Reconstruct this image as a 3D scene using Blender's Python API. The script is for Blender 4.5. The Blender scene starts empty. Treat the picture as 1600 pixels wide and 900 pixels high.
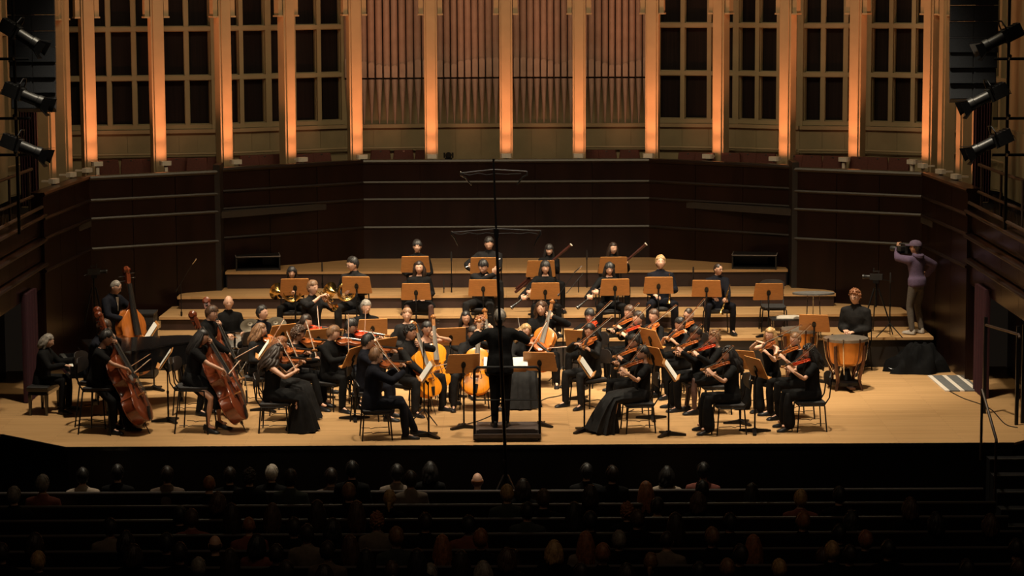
import bpy, bmesh, math, random
import numpy as np
from mathutils import Vector as V, Matrix

random.seed(7)
S = bpy.context.scene
COL = S.collection
rad = math.radians
# ------------------------------------------------------------ camera
FPX = 3950.0
cam_d = bpy.data.cameras.new('camera'); cam = bpy.data.objects.new('camera', cam_d); COL.objects.link(cam)
cam_d.sensor_width = 36; cam_d.lens = FPX / 1600 * 36; cam_d.clip_end = 300
CAMP = V((0.10, -36.0, 6.84))
CAMR = Matrix.Rotation(rad(90 - 7.2), 3, 'X') @ Matrix.Rotation(rad(-0.27), 3, 'Z')
cam.matrix_world = Matrix.Translation(CAMP) @ CAMR.to_4x4()
S.camera = cam
# ------------------------------------------------------------ colour management, world
S.view_settings.view_transform = 'Standard'; S.view_settings.look = 'None'
S.view_settings.gamma = 1; S.view_settings.use_curve_mapping = False
S.view_settings.exposure = 0.0
S.cycles.use_denoising = True
S.cycles.max_bounces = 6; S.cycles.diffuse_bounces = 3; S.cycles.glossy_bounces = 3
S.cycles.sample_clamp_indirect = 4.0
W = bpy.data.worlds.new('dim_hall'); S.world = W; W.use_nodes = True
W.node_tree.nodes['Background'].inputs[0].default_value = (0.55, 0.40, 0.28, 1)
W.node_tree.nodes['Background'].inputs[1].default_value = 0.010
# ------------------------------------------------------------ lights of the stage rig, added fills
def spot(name, loc, aim, power, size, col, radius=0.25, blend=0.8):
    l = bpy.data.lights.new(name, 'SPOT'); o = bpy.data.objects.new(name, l); COL.objects.link(o)
    l.energy = power; l.spot_size = rad(size); l.spot_blend = blend; l.color = col; l.shadow_soft_size = radius
    o.location = loc
    o.rotation_euler = (V(aim) - V(loc)).to_track_quat('-Z', 'Y').to_euler()
    return o
WARM = (1.0, 0.86, 0.63)
for x, y, ax_, ay_, p in [(-4.6, 0.2, -5.7, 2.0, 5000), (-1.6, 0.0, -1.2, 1.7, 4300), (1.6, 0.0, 1.4, 1.7, 4300), (4.6, 0.2, 5.3, 2.4, 5800),
                     (-4.2, 3.6, -3.6, 6.4, 6900), (0, 3.4, 0, 6.6, 9000), (4.2, 3.6, 4.2, 6.2, 8200)]:
    spot('stage_spot', (x, y, 12.5), (ax_, ay_, 0.3), p, 42, WARM)
for x, ax_, p in [(-5.0, -2.4, 3600), (0.0, 0.0, 4400), (5.0, 2.6, 3800)]:
    spot('front_spot', (x, -7.5, 13.5), (ax_, 8.6, 0.9), p, 24, (1.0, 0.84, 0.62), 0.3, 0.9)
for x, ax_, p in [(-6.0, -3.2, 2500), (0.0, 0.0, 2700), (6.0, 3.4, 2700)]:
    spot('front_low_spot', (x, -9.5, 12.0), (ax_, 3.2, 0.7), p, 23, (1.0, 0.84, 0.62), 0.3, 0.9)
def area(name, loc, aim, power, sx, sy, col):
    l = bpy.data.lights.new(name, 'AREA'); o = bpy.data.objects.new(name, l); COL.objects.link(o)
    l.shape = 'RECTANGLE'; l.size = sx; l.size_y = sy; l.energy = power; l.color = col
    o.location = loc; o.rotation_euler = (V(aim) - V(loc)).to_track_quat('-Z', 'Y').to_euler()
    return o
area('gallery_fill', (0, 3.5, 11.5), (0, 13.5, 4.6), 640, 14, 1.2, (1.0, 0.78, 0.46))  # unseen fill added to brighten the dado and lattice
area('house_fill', (0, -13, 13), (0, -4, -0.5), 82, 14, 3, (1.0, 0.70, 0.42))  # unseen fill added in place of stage bounce on the audience

# ------------------------------------------------------------ helpers
def ray(px, py):
    return (CAMR @ V(((px - 800) / FPX, -(py - 450) / FPX, -1.0)))
def atz(px, py, z):
    d = ray(px, py); return CAMP + d * ((z - CAMP.z) / d.z)
def aty(px, py, y):
    d = ray(px, py); return CAMP + d * ((y - CAMP.y) / d.y)
def nrm(v):
    v = V(v); return v.normalized()
def frame(y, z):
    """rotation whose local Y is y and whose Z is as near z as it can be"""
    y = nrm(y); z = V(z); z = (z - y * z.dot(y)).normalized(); x = y.cross(z)
    return Matrix((x, y, z)).transposed()
def lin(h):
    h = h.lstrip('#'); c = [int(h[i:i + 2], 16) / 255 for i in (0, 2, 4)]
    return tuple(((x + .055) / 1.055) ** 2.4 if x > .04045 else x / 12.92 for x in c)
MATS = {}
def mat(name, col, rough=.6, metal=0., var=.15, scale=18., bump=0., spec=.5, coat=0., stretch=None, col2=None, sheen=0., mode='noise'):
    if name in MATS: return MATS[name]
    m = bpy.data.materials.new(name); m.use_nodes = True; nt = m.node_tree; N = nt.nodes; L = nt.links
    b = N['Principled BSDF']
    if isinstance(col, str): col = lin(col)
    if isinstance(col2, str): col2 = lin(col2)
    b.inputs['Roughness'].default_value = rough; b.inputs['Metallic'].default_value = metal
    b.inputs['Specular IOR Level'].default_value = spec
    b.inputs['Coat Weight'].default_value = coat; b.inputs['Coat Roughness'].default_value = .12
    if sheen: b.inputs['Sheen Weight'].default_value = sheen
    tc = N.new('ShaderNodeTexCoord'); mp = N.new('ShaderNodeMapping'); L.new(tc.outputs['Object'], mp.inputs[0])
    if stretch: mp.inputs['Scale'].default_value = stretch
    nz = N.new('ShaderNodeTexNoise'); nz.inputs['Scale'].default_value = scale; nz.inputs['Detail'].default_value = 4
    L.new(mp.outputs[0], nz.inputs[0])
    r = N.new('ShaderNodeValToRGB'); L.new(nz.outputs[0], r.inputs[0])
    lo = tuple(c * (1 - var) for c in col); hi = col2 or tuple(min(1, c * (1 + var)) for c in col)
    r.color_ramp.elements[0].position = .3; r.color_ramp.elements[1].position = .7
    r.color_ramp.elements[0].color = (*lo, 1); r.color_ramp.elements[1].color = (*hi, 1)
    L.new(r.outputs[0], b.inputs['Base Color'])
    if bump:
        bp = N.new('ShaderNodeBump'); bp.inputs['Strength'].default_value = bump; bp.inputs['Distance'].default_value = .01
        L.new(nz.outputs[0], bp.inputs['Height']); L.new(bp.outputs[0], b.inputs['Normal'])
    MATS[name] = m
    return m
def emis(name, col, strength):
    if name in MATS: return MATS[name]
    m = bpy.data.materials.new(name); m.use_nodes = True; b = m.node_tree.nodes['Principled BSDF']
    b.inputs['Base Color'].default_value = (*col, 1); b.inputs['Emission Color'].default_value = (*col, 1); b.inputs['Emission Strength'].default_value = strength
    MATS[name] = m; return m

class MB:
    def __init__(s): s.v = []; s.f = []; s.m = []; s.c = 0
    def add(s, vs, fs):
        o = len(s.v); s.v.extend([tuple(p) for p in vs]); s.f.extend([tuple(i + o for i in f) for f in fs]); s.m.extend([s.c] * len(fs)); return s
    def box(s, c, d, R=None):
        c = V(c); R = R or Matrix.Identity(3)
        vs = [c + R @ V((x * d[0] / 2, y * d[1] / 2, z * d[2] / 2)) for x in (-1, 1) for y in (-1, 1) for z in (-1, 1)]
        return s.add(vs, [(0, 1, 3, 2), (4, 6, 7, 5), (0, 4, 5, 1), (2, 3, 7, 6), (0, 2, 6, 4), (1, 5, 7, 3)])
    def loft(s, rings, cap=True, close=True):
        n = len(rings[0]); vs = [p for r in rings for p in r]; fs = []
        for i in range(len(rings) - 1):
            for j in range(n if close else n - 1):
                k = (j + 1) % n
                fs.append((i * n + j, i * n + k, (i + 1) * n + k, (i + 1) * n + j))
        if cap:
            fs.append(tuple(range(n))[::-1]); fs.append(tuple((len(rings) - 1) * n + j for j in range(n)))
        return s.add(vs, fs)
    def tube(s, pts, rads, n=8, rnd=False, flat=1.0, up=None, closed=False):
        pts = [V(p) for p in pts]
        if not hasattr(rads, '__len__'): rads = [rads] * len(pts)
        rads = list(rads)
        if rnd:
            d0 = (pts[0] - pts[1]).normalized(); d1 = (pts[-1] - pts[-2]).normalized()
            a, b, ra, rb = pts[0], pts[-1], rads[0], rads[-1]
            pts = [a + d0 * ra * .95, a + d0 * ra * .6] + pts + [b + d1 * rb * .6, b + d1 * rb * .95]
            rads = [ra * .3, ra * .8] + rads + [rb * .8, rb * .3]
        T = []
        for i in range(len(pts)):
            if closed: t = pts[(i + 1) % len(pts)] - pts[i - 1]
            else: t = pts[min(i + 1, len(pts) - 1)] - pts[max(i - 1, 0)]
            T.append(t.normalized() if t.length > 1e-9 else V((0, 0, 1)))
        u = V(up) if up else (V((0, 0, 1)) if abs(T[0].z) < .9 else V((1, 0, 0)))
        rings = []
        for p, t, r in zip(pts, T, rads):
            u = u - t * u.dot(t)
            u = u.normalized() if u.length > 1e-6 else t.orthogonal().normalized()
            w = t.cross(u)
            rings.append([p + w * (math.cos(2 * math.pi * k / n) * r) + u * (math.sin(2 * math.pi * k / n) * r * flat) for k in range(n)])
        if closed: rings.append(rings[0])
        return s.loft(rings, cap=not closed)
    def ell(s, c, r, R=None, n=12, m=8):
        c = V(c); R = R or Matrix.Identity(3)
        if not hasattr(r, '__len__'): r = (r, r, r)
        vs = [c + R @ V((0, 0, -r[2]))]; fs = []
        for i in range(1, m):
            a = math.pi * i / m - math.pi / 2
            for j in range(n):
                t = 2 * math.pi * j / n
                vs.append(c + R @ V((r[0] * math.cos(a) * math.cos(t), r[1] * math.cos(a) * math.sin(t), r[2] * math.sin(a))))
        vs.append(c + R @ V((0, 0, r[2]))); e = len(vs) - 1
        for j in range(n):
            k = (j + 1) % n
            fs.append((0, 1 + k, 1 + j)); fs.append((e, 1 + (m - 2) * n + j, 1 + (m - 2) * n + k))
            for i in range(m - 2):
                fs.append((1 + i * n + j, 1 + i * n + k, 1 + (i + 1) * n + k, 1 + (i + 1) * n + j))
        return s.add(vs, fs)
    def lathe(s, prof, n=16, M=None, cap=True):
        M = M or Matrix.Identity(4)
        return s.loft([[M @ V((r * math.cos(2 * math.pi * k / n), r * math.sin(2 * math.pi * k / n), z)) for k in range(n)] for r, z in prof], cap)
    def prism(s, out, z0, z1, M=None):
        M = M or Matrix.Identity(4)
        return s.loft([[M @ V((x, y, z)) for x, y in out] for z in (z0, z1)])
    def mesh(s, name, mats, smooth=35):
        me = bpy.data.meshes.new(name); me.from_pydata(s.v, [], s.f)
        for m in (mats if isinstance(mats, (list, tuple)) else [mats]): me.materials.append(m)
        if any(s.m): me.polygons.foreach_set('material_index', s.m)
        me.update()
        if smooth:
            me.polygons.foreach_set('use_smooth', [True] * len(s.f))
            if smooth < 180: me.set_sharp_from_angle(angle=rad(smooth))
        return me
def link(name, data, parent=None, M=None):
    o = bpy.data.objects.new(name, data); COL.objects.link(o)
    if parent: o.parent = parent
    if M is not None: o.matrix_basis = M
    return o
def part(name, mb, m, parent, smooth=35, label=None):
    o = link(name, mb.mesh(name, m, smooth), parent)
    if label: o['label'] = label
    return o
def tag(o, label, cat, group=None):
    o['label'] = label; o['category'] = cat
    if group: o['group'] = group
    return o
def thing(name, label, cat, M=None, group=None):
    if isinstance(M, (tuple, V)): M = Matrix.Translation(M)
    return tag(link(name, None, None, M), label, cat, group)
def struct(name, mb, m, parent=None, smooth=0):
    o = link(name, mb.mesh(name, m, smooth), parent)
    if not parent: o['kind'] = 'structure'
    return o
def place(T, name, label, cat, M, group=None):
    """a thing from a template: T = [(part name, mesh, index of parent part or None), ...]"""
    r = thing(name, label, cat, M, group); made = []
    for nm, me, pi in T:
        made.append(link(nm, me, r if pi is None else made[pi]))
    return r
def Mloc(p, rz=0., sc=1.):
    return Matrix.Translation(V(p)) @ Matrix.Rotation(rz, 4, 'Z') @ Matrix.Scale(sc, 4)
def M4(p, R, sc=1.):
    return Matrix.Translation(V(p)) @ R.to_4x4() @ Matrix.Scale(sc, 4)

# ------------------------------------------------------------ materials
m_black = mat('black_metal', (.012, .012, .013), .38, .6, .1)
m_bplas = mat('black_plastic', (.014, .014, .015), .45, 0, .2)
m_chrome = mat('chrome', (.55, .53, .5), .22, 1.0, .05)
m_brass = mat('brass', (.65, .42, .14), .24, 1.0, .1)
m_silver = mat('silver', (.7, .68, .64), .25, 1.0, .05)
m_paper = mat('paper', (.82, .80, .74), .8, 0, .04)
m_desk = mat('desk_wood', (.46, .20, .055), .45, 0, .12, 6, stretch=(2, 14, 14))
m_varn = mat('violin_varnish', (.40, .10, .018), .28, 0, .25, 9, stretch=(10, 1.5, 4), coat=.5)
m_varn2 = mat('dark_violin_varnish', (.27, .065, .016), .28, 0, .25, 9, stretch=(10, 1.5, 4), coat=.5)
m_varn3 = mat('red_violin_varnish', (.50, .045, .012), .28, 0, .25, 9, stretch=(10, 1.5, 4), coat=.5)
m_cello = mat('cello_varnish', (.80, .27, .012), .3, 0, .15, 5, stretch=(12, 1.2, 4), coat=.4)
m_cello2 = mat('brown_cello_varnish', (.60, .17, .02), .3, 0, .2, 5, stretch=(12, 1.2, 4), coat=.4)
m_bass = mat('bass_varnish', (.15, .032, .011), .3, 0, .3, 4, stretch=(12, 1.2, 4), coat=.5)
m_bass2 = mat('amber_bass_varnish', (.36, .105, .018), .3, 0, .25, 4, stretch=(12, 1.2, 4), coat=.5)
m_ebony = mat('ebony', (.012, .010, .010), .35, 0, .1)
m_fgrey = mat('ebony_with_sheen', (.22, .185, .155), .35, 0, .1)  # ebony lightened to paint in the reflection on the cello fingerboards
m_maple = mat('maple_neck', (.30, .115, .03), .4, 0, .2, 12)
m_bowwood = mat('bow_wood', (.28, .10, .035), .4, 0, .1)
m_hair_w = mat('horsehair', (.75, .70, .6), .6, 0, .05)
m_shoe = mat('black_leather', (.010, .010, .011), .32, 0, .1)
m_seatfab = mat('seat_fabric', (.022, .020, .021), .85, 0, .2, 60)
m_panel = mat('mahogany_panel', (.011, .0042, .0032), .30, 0, .35, 3.5, stretch=(1, 1, .22), spec=.3)
m_panel2 = mat('mahogany_moulding', (.011, .006, .0055), .38, 0, .2, 5)
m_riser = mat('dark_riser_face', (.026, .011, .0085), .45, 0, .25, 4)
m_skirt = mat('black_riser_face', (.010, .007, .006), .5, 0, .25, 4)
m_pitwood = mat('black_stage_front', (.006, .005, .005), .4, 0, .25, 4)
m_cream = mat('cream_paint', (.30, .225, .13), .6, 0, .06, 4)
m_lattice = mat('lattice_paint', (.255, .215, .125), .6, 0, .06, 4)
m_balc = mat('glossy_balcony_panel', (.020, .009, .006), .2, 0, .35, 3.5, stretch=(1, .3, 1), spec=.7)
m_olive = mat('olive_wall', (.25, .20, .115), .75, 0, .1, 3)
m_opening = mat('organ_chamber_dark', (.0075, .0042, .004), .6, 0, .5, 3, spec=.15, stretch=(14, 14, .3))  # near-black colour puts in the shade of chamber openings and pipe mouths
m_pipe = mat('organ_pipe_metal', (.34, .235, .195), .45, .1, .1, 5)
m_pipelip = mat('organ_pipe_lip', (.40, .28, .23), .42, .1, .1, 5)
m_seatred = mat('dark_red_upholstery', (.085, .022, .016), .75, 0, .2, 40)
m_white = mat('white_fixture', (.62, .55, .48), .5, 0, .05)
m_curtain = mat('crimson_curtain', (.030, .002, .0075), .85, 0, .25, 30)
m_eye = mat('dark_eye', (.012, .008, .006), .25)
m_lip = mat('lip', (.38, .12, .085), .5)
m_brow = mat('eyebrow', (.035, .02, .014), .8)
SKIN = {'f': mat('fair_skin', (.62, .36, .25), .5, 0, .05), 'm': mat('medium_skin', (.50, .27, .175), .5, 0, .05), 't': mat('tan_skin', (.42, .215, .135), .5, 0, .05), 'd': mat('dark_skin', (.15, .07, .042), .5, 0, .05)}
HAIR = {k: mat('hair_' + n, c, .5, 0, .4, 30, .3) for k, n, c in [('k', 'black', (.015, .012, .011)), ('d', 'dark_brown', (.026, .014, .009)), ('b', 'brown', (.07, .034, .018)), ('l', 'light_brown', (.19, .095, .045)),
        ('y', 'blond', (.40, .24, .10)), ('g', 'grey', (.22, .19, .16)), ('w', 'white', (.6, .52, .43)), ('r', 'ginger', (.24, .09, .035))]}
CLOTH = {'k': mat('black_cloth', (.0065, .0062, .0064), .85, 0, .3, 14, .5, spec=.1), 'n': mat('navy_black_cloth', (.0075, .0078, .012), .85, 0, .3, 14, .5, spec=.1), 'c': mat('charcoal_cloth', (.014, .0132, .0135), .85, 0, .3, 14, .5, spec=.1),
         'v': mat('purple_fleece', (.105, .070, .13), .95, 0, .2, 60, .3), 'g': mat('grey_trousers', (.085, .068, .055), .9, 0, .2, 40, .2), 'p': mat('pleated_black', (.013, .0125, .013), .75, 0, .3, 14, .4, spec=.15)}
# ============================================================ SETTING
def floor_mat():
    m = bpy.data.materials.new('oak_stage_floor'); m.use_nodes = True; nt = m.node_tree; N = nt.nodes; L = nt.links; b = N['Principled BSDF']
    tc = N.new('ShaderNodeTexCoord')
    br = N.new('ShaderNodeTexBrick'); br.inputs['Scale'].default_value = 1; br.inputs['Brick Width'].default_value = 1.9; br.inputs['Row Height'].default_value = .085
    br.inputs['Mortar Size'].default_value = .0022; br.inputs['Color1'].default_value = (.50, .30, .138, 1); br.inputs['Color2'].default_value = (.42, .248, .110, 1); br.inputs['Mortar'].default_value = (.20, .10, .04, 1)
    L.new(tc.outputs['Object'], br.inputs[0])
    mp = N.new('ShaderNodeMapping'); mp.inputs['Scale'].default_value = (.8, 16, 16); L.new(tc.outputs['Object'], mp.inputs[0])
    nz = N.new('ShaderNodeTexNoise'); nz.inputs['Scale'].default_value = 2.2; nz.inputs['Detail'].default_value = 6; L.new(mp.outputs[0], nz.inputs[0])
    mx = N.new('ShaderNodeMix'); mx.data_type = 'RGBA'; mx.blend_type = 'MULTIPLY'; mx.inputs[0].default_value = .55
    r = N.new('ShaderNodeValToRGB'); r.color_ramp.elements[0].position = .3; r.color_ramp.elements[1].position = .7
    r.color_ramp.elements[0].color = (.72, .67, .60, 1); r.color_ramp.elements[1].color = (1, 1, 1, 1)
    L.new(nz.outputs[0], r.inputs[0]); L.new(br.outputs[0], mx.inputs[6]); L.new(r.outputs[0], mx.inputs[7]); L.new(mx.outputs[2], b.inputs['Base Color'])
    b.inputs['Roughness'].default_value = .42; b.inputs['Specular IOR Level'].default_value = .35
    return m
m_floor = floor_mat()
mb = MB()
fl = [(-6.37, 0), (7.35, 0), (7.75, .45), (8.6, 1.2), (8.6, 7.05), (-8.6, 7.05), (-8.6, 1.9), (-7.5, 1.05)]
mb.prism(fl, -.04, 0); struct('floor_stage', mb, m_floor)
mb = MB(); fr = [(-6.35, .03), (7.33, .03), (7.73, .48), (8.6, 1.25), (8.6, 7), (-8.6, 7), (-8.6, 1.95), (-7.5, 1.08)]
mb.prism(fr, -1.3, -.04); struct('wall_stage_front', mb, m_pitwood)
mb = MB()
for a, b_ in [((-6.37, 0), (7.35, 0)), ((-7.5, 1.05), (-6.37, 0))]:
    a = V((*a, -.02)); b_ = V((*b_, -.02)); mb.box((a + b_) / 2 - V((0, .006, 0)), ((b_ - a).length, .03, .05), frame((b_ - a).cross(V((0, 0, -1))), (0, 0, 1)))
struct('trim_stage_edge', mb, mat('glossy_black_edge', (.02, .018, .017), .12, 0, .1))
mb = MB(); mb.box((0, -6, -1.35), (22, 16, .1)); struct('floor_hall', mb, mat('dark_hall_floor', (.012, .009, .008), .6, 0, .2, 3))
# risers: straight fronts, ends cut by the back wall
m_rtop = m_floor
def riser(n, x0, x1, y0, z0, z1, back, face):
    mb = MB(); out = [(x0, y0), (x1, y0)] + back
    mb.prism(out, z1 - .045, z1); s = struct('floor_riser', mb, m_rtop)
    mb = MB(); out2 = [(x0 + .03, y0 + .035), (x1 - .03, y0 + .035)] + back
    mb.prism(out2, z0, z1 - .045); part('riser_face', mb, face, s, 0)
ZR = (0., .515, .754, .987, 1.30); YR = (7.05, 8.29, 9.30, 10.4)
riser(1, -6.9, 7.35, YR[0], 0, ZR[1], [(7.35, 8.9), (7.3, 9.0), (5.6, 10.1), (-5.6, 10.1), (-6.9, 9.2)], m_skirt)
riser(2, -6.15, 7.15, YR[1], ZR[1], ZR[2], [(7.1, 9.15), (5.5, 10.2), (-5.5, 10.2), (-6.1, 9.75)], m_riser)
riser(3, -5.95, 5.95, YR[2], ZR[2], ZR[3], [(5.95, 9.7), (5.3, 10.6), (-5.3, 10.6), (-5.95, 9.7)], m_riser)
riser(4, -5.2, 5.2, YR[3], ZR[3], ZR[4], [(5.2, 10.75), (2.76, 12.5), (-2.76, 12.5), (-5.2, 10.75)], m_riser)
# panelled walls round the stage
def wall(name, p0, p1, z0, z1, lines, seams, th=.22, top_cap=True, mw=.045):
    """p0 -> p1 seen from the stage with the room on the right hand; bands of panels between mouldings"""
    p0 = V((*p0, 0)); p1 = V((*p1, 0)); d = p1 - p0; Ln = d.length; t = d.normalized(); nn = V((t.y, -t.x, 0))   # nn points at the stage
    R = Matrix((t, -nn, V((0, 0, 1)))).transposed()
    mid = (p0 + p1) / 2
    mb = MB(); mb.box(mid - nn * th / 2 + V((0, 0, (z0 + z1) / 2)), (Ln, th, z1 - z0), R); w = struct(name, mb, m_panel)
    zs = [z0] + lines + [z1]
    for a, b_ in zip(zs[:-1], zs[1:]):
        n = seams; wpan = Ln / n
        for k in range(n):
            mb = MB(); c = p0 + t * (wpan * (k + .5)) + nn * .012 + V((0, 0, (a + b_) / 2))
            mb.box(c, (wpan - .012, .024, b_ - a - .012), R); part('panel', mb, m_panel, w, 0)
    for z in lines + ([z1 - .03] if top_cap else []):
        mb = MB(); big = z > z1 - .1
        c = mid + nn * (.03 if not big else .03) + V((0, 0, z)); hw = .06 if big else mw
        mb.loft([[p + nn * q + V((0, 0, z + h)) for q, h in ((-.02, hw * .6), (.045, hw * .6), (.06, 0), (.04, -hw * .6), (-.02, -hw * .6))] for p in (p0, p1)])
        part('moulding', mb, m_panel2 if not big else m_panel, w, 0)
    return w
LN = [1.9, 2.44, 2.77]
wall('wall_back', (-2.76, 12.5), (2.76, 12.5), 1.2, 3.2, LN, 5)
wall('wall_back_left', (-5.3, 10.7), (-2.76, 12.5), 1.2, 3.2, LN, 3)
wall('wall_back_right', (2.76, 12.5), (5.3, 10.7), 1.2, 3.2, LN, 3)
wall('wall_outer_left', (-7.45, 8.95), (-5.3, 10.2), 0, 3.2, LN, 3)
wall('wall_outer_right', (5.3, 10.2), (7.45, 8.95), 0, 3.2, LN, 3)
wall('wall_side_left', (-7.66, 5.6), (-7.45, 8.95), 0, 3.2, LN, 3)
wall('wall_side_right', (7.45, 8.95), (7.66, 5.6), 0, 3.2, LN, 3)
for s in (-1, 1):
    mb = MB(); mb.box((s * 5.3, 10.5, 1.8), (.12, .7, 3.0)); struct('trim_gap', mb, m_skirt)
# side balconies: three tilted glossy bands with ledges, soffit, recessed wall and curtain below
def balcony(s):
    nm = 'left' if s < 0 else 'right'
    ya, yb = .2, 5.6
    prof = [(7.72, 1.60), (7.70, 2.0), (7.60, 2.04), (7.72, 2.06), (7.70, 2.40), (7.60, 2.44), (7.74, 2.47), (7.70, 2.80), (7.62, 2.85), (8.3, 2.85), (8.3, 1.60)]
    mb = MB(); mb.loft([[V((s * x, y, z)) for x, z in prof] for y in (ya, yb)]); w = struct('wall_balcony_' + nm, mb, m_panel)
    for (x0, z0), (x1, z1) in (((7.72, 1.62), (7.70, 1.98)), ((7.715, 2.08), (7.70, 2.38)), ((7.73, 2.49), (7.70, 2.78))):
        for k in range(4):
            y0 = ya + (yb - ya) * k / 4 + .006; y1 = ya + (yb - ya) * (k + 1) / 4 - .006
            mb = MB(); mb.loft([[V((s * (x0 - .02), y, z0)), V((s * (x1 - .02), y, z1)), V((s * x1, y, z1)), V((s * x0, y, z0))] for y in (y0, y1)]); part('panel', mb, m_balc, w, 0)
    for z in (2.02, 2.42, 2.83):
        mb = MB(); mb.tube([(s * 7.60, ya, z), (s * 7.60, yb, z)], .03, 8); part('ledge', mb, m_panel2, w)
    mb = MB(); mb.box((s * 8.55, 3.2, .8), (.15, 6.2, 1.6)); lw = struct('wall_lower_' + nm, mb, m_panel)
    for k in range(3):
        mb = MB(); mb.box((s * 8.46, .55 + k * .8, .8), (.04, .78, 1.56)); part('panel', mb, m_panel, lw, 0)
    mb = MB(); mb.box((s * 9.2, 3.5, 2.2), (1.9, 8, .08)); struct('floor_balcony_' + nm, mb, m_skirt)
    # curtain
    mb = MB(); n = 40; rings = []
    for z in (0.01, .9, 1.75):
        rings.append([V((s * (7.62 + .035 * math.sin(k * 1.9)), 3.75 + .85 * k / n, z)) for k in range(n + 1)] + [V((s * (7.66 + .035 * math.sin(k * 1.9)), 3.75 + .85 * k / n, z)) for k in range(n, -1, -1)])
    mb.loft(rings); c = link('curtain', mb.mesh('curtain', m_curtain, 60)); tag(c, 'dark crimson stage door curtain under the %s side balcony' % nm, 'curtain')
balcony(-1); balcony(1)
# railings on the balcony tops
def rails(s):
    nm = 'left' if s < 0 else 'right'
    t = thing('balcony_railing', 'brown tubular railing on top of the %s side balcony' % nm, 'railing', V((s * 7.8, 3.0, 2.85)))
    m = mat('bronze_rail', (.045, .027, .019), .45, .3, .1)
    for z in (.30, .75):
        mb = MB(); mb.tube([(0, 2.55, z), (s * .05, .3, z), (s * .2, -2.3, z)], .028, 8); part('rail', mb, m, t)
    mb = MB(); mb.tube([(-s * .14, 2.6, .12), (-s * .14, -2.6, .12)], .03, 8); part('ledge_rail', mb, m, t)
    for y in (2.55, .9, -.8, -2.2):
        mb = MB(); mb.tube([(s * .05, y, 0), (s * .05, y, .78)], .022, 8); part('post', mb, m, t)
    mb = MB()
    for k in range(26): mb.box((s * .12, 1.9 - k * .11, .17), (.012, .012, .3))
    o = part('baluster_infill', mb, m, t, 0); o['kind'] = 'stuff'
rails(-1); rails(1)
# ------------------------------------------------------------ gallery: pillars, uplights, dado, organ, lattice windows
BX = [(84, 288), (111, 278), (136, 271), (152, 261), (259, 260), (369, 258), (472, 254), (566, 250), (675, 249), (791, 248), (904, 248), (1013, 248), (1106, 249), (1210, 253), (1319, 254), (1426, 258), (1442, 264), (1470, 273), (1494, 281)]
LAMP = [atz(x, y, 3.2) for x, y in BX]
NP = len(LAMP)
mb = MB()
PIL = []; NRM = []; PN = []
for i, p in enumerate(LAMP):
    if i < 3: n = V((.97, -.24, 0))
    elif i > NP - 4: n = V((-.97, -.24, 0))
    else:
        a = LAMP[max(3, i - 1)]; b_ = LAMP[min(NP - 4, i + 1)]; t = (b_ - a).normalized(); n = V((t.y, -t.x, 0)).normalized()
    NRM.append(n)
    turn = {3: 24, 4: 18, 5: 17, 6: 15, 7: 6}.get(i if i < NP / 2 else NP - 1 - i, 0) * (1 if i < NP / 2 else -1)
    PN.append(Matrix.Rotation(rad(turn), 3, 'Z') @ n); PIL.append(p - PN[-1] * .34)
mb = MB(); gp = [(p.x * 1.0, p.y - .1) for p in PIL]
outl = [(-7.4, 9.0), (-5.2, 10.4), (-2.76, 12.6), (2.76, 12.6), (5.2, 10.4), (7.4, 9.0), (7.7, 5.6), (10.5, 5.6), (10.5, 15), (-10.5, 15), (-10.5, 5.6), (-7.7, 5.6)]
mb.prism(outl, 2.30, 2.42); struct('floor_gallery', mb, mat('dark_gallery_floor', (.02, .014, .011), .7))
UP_COL = (1.0, .34, .145)
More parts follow.
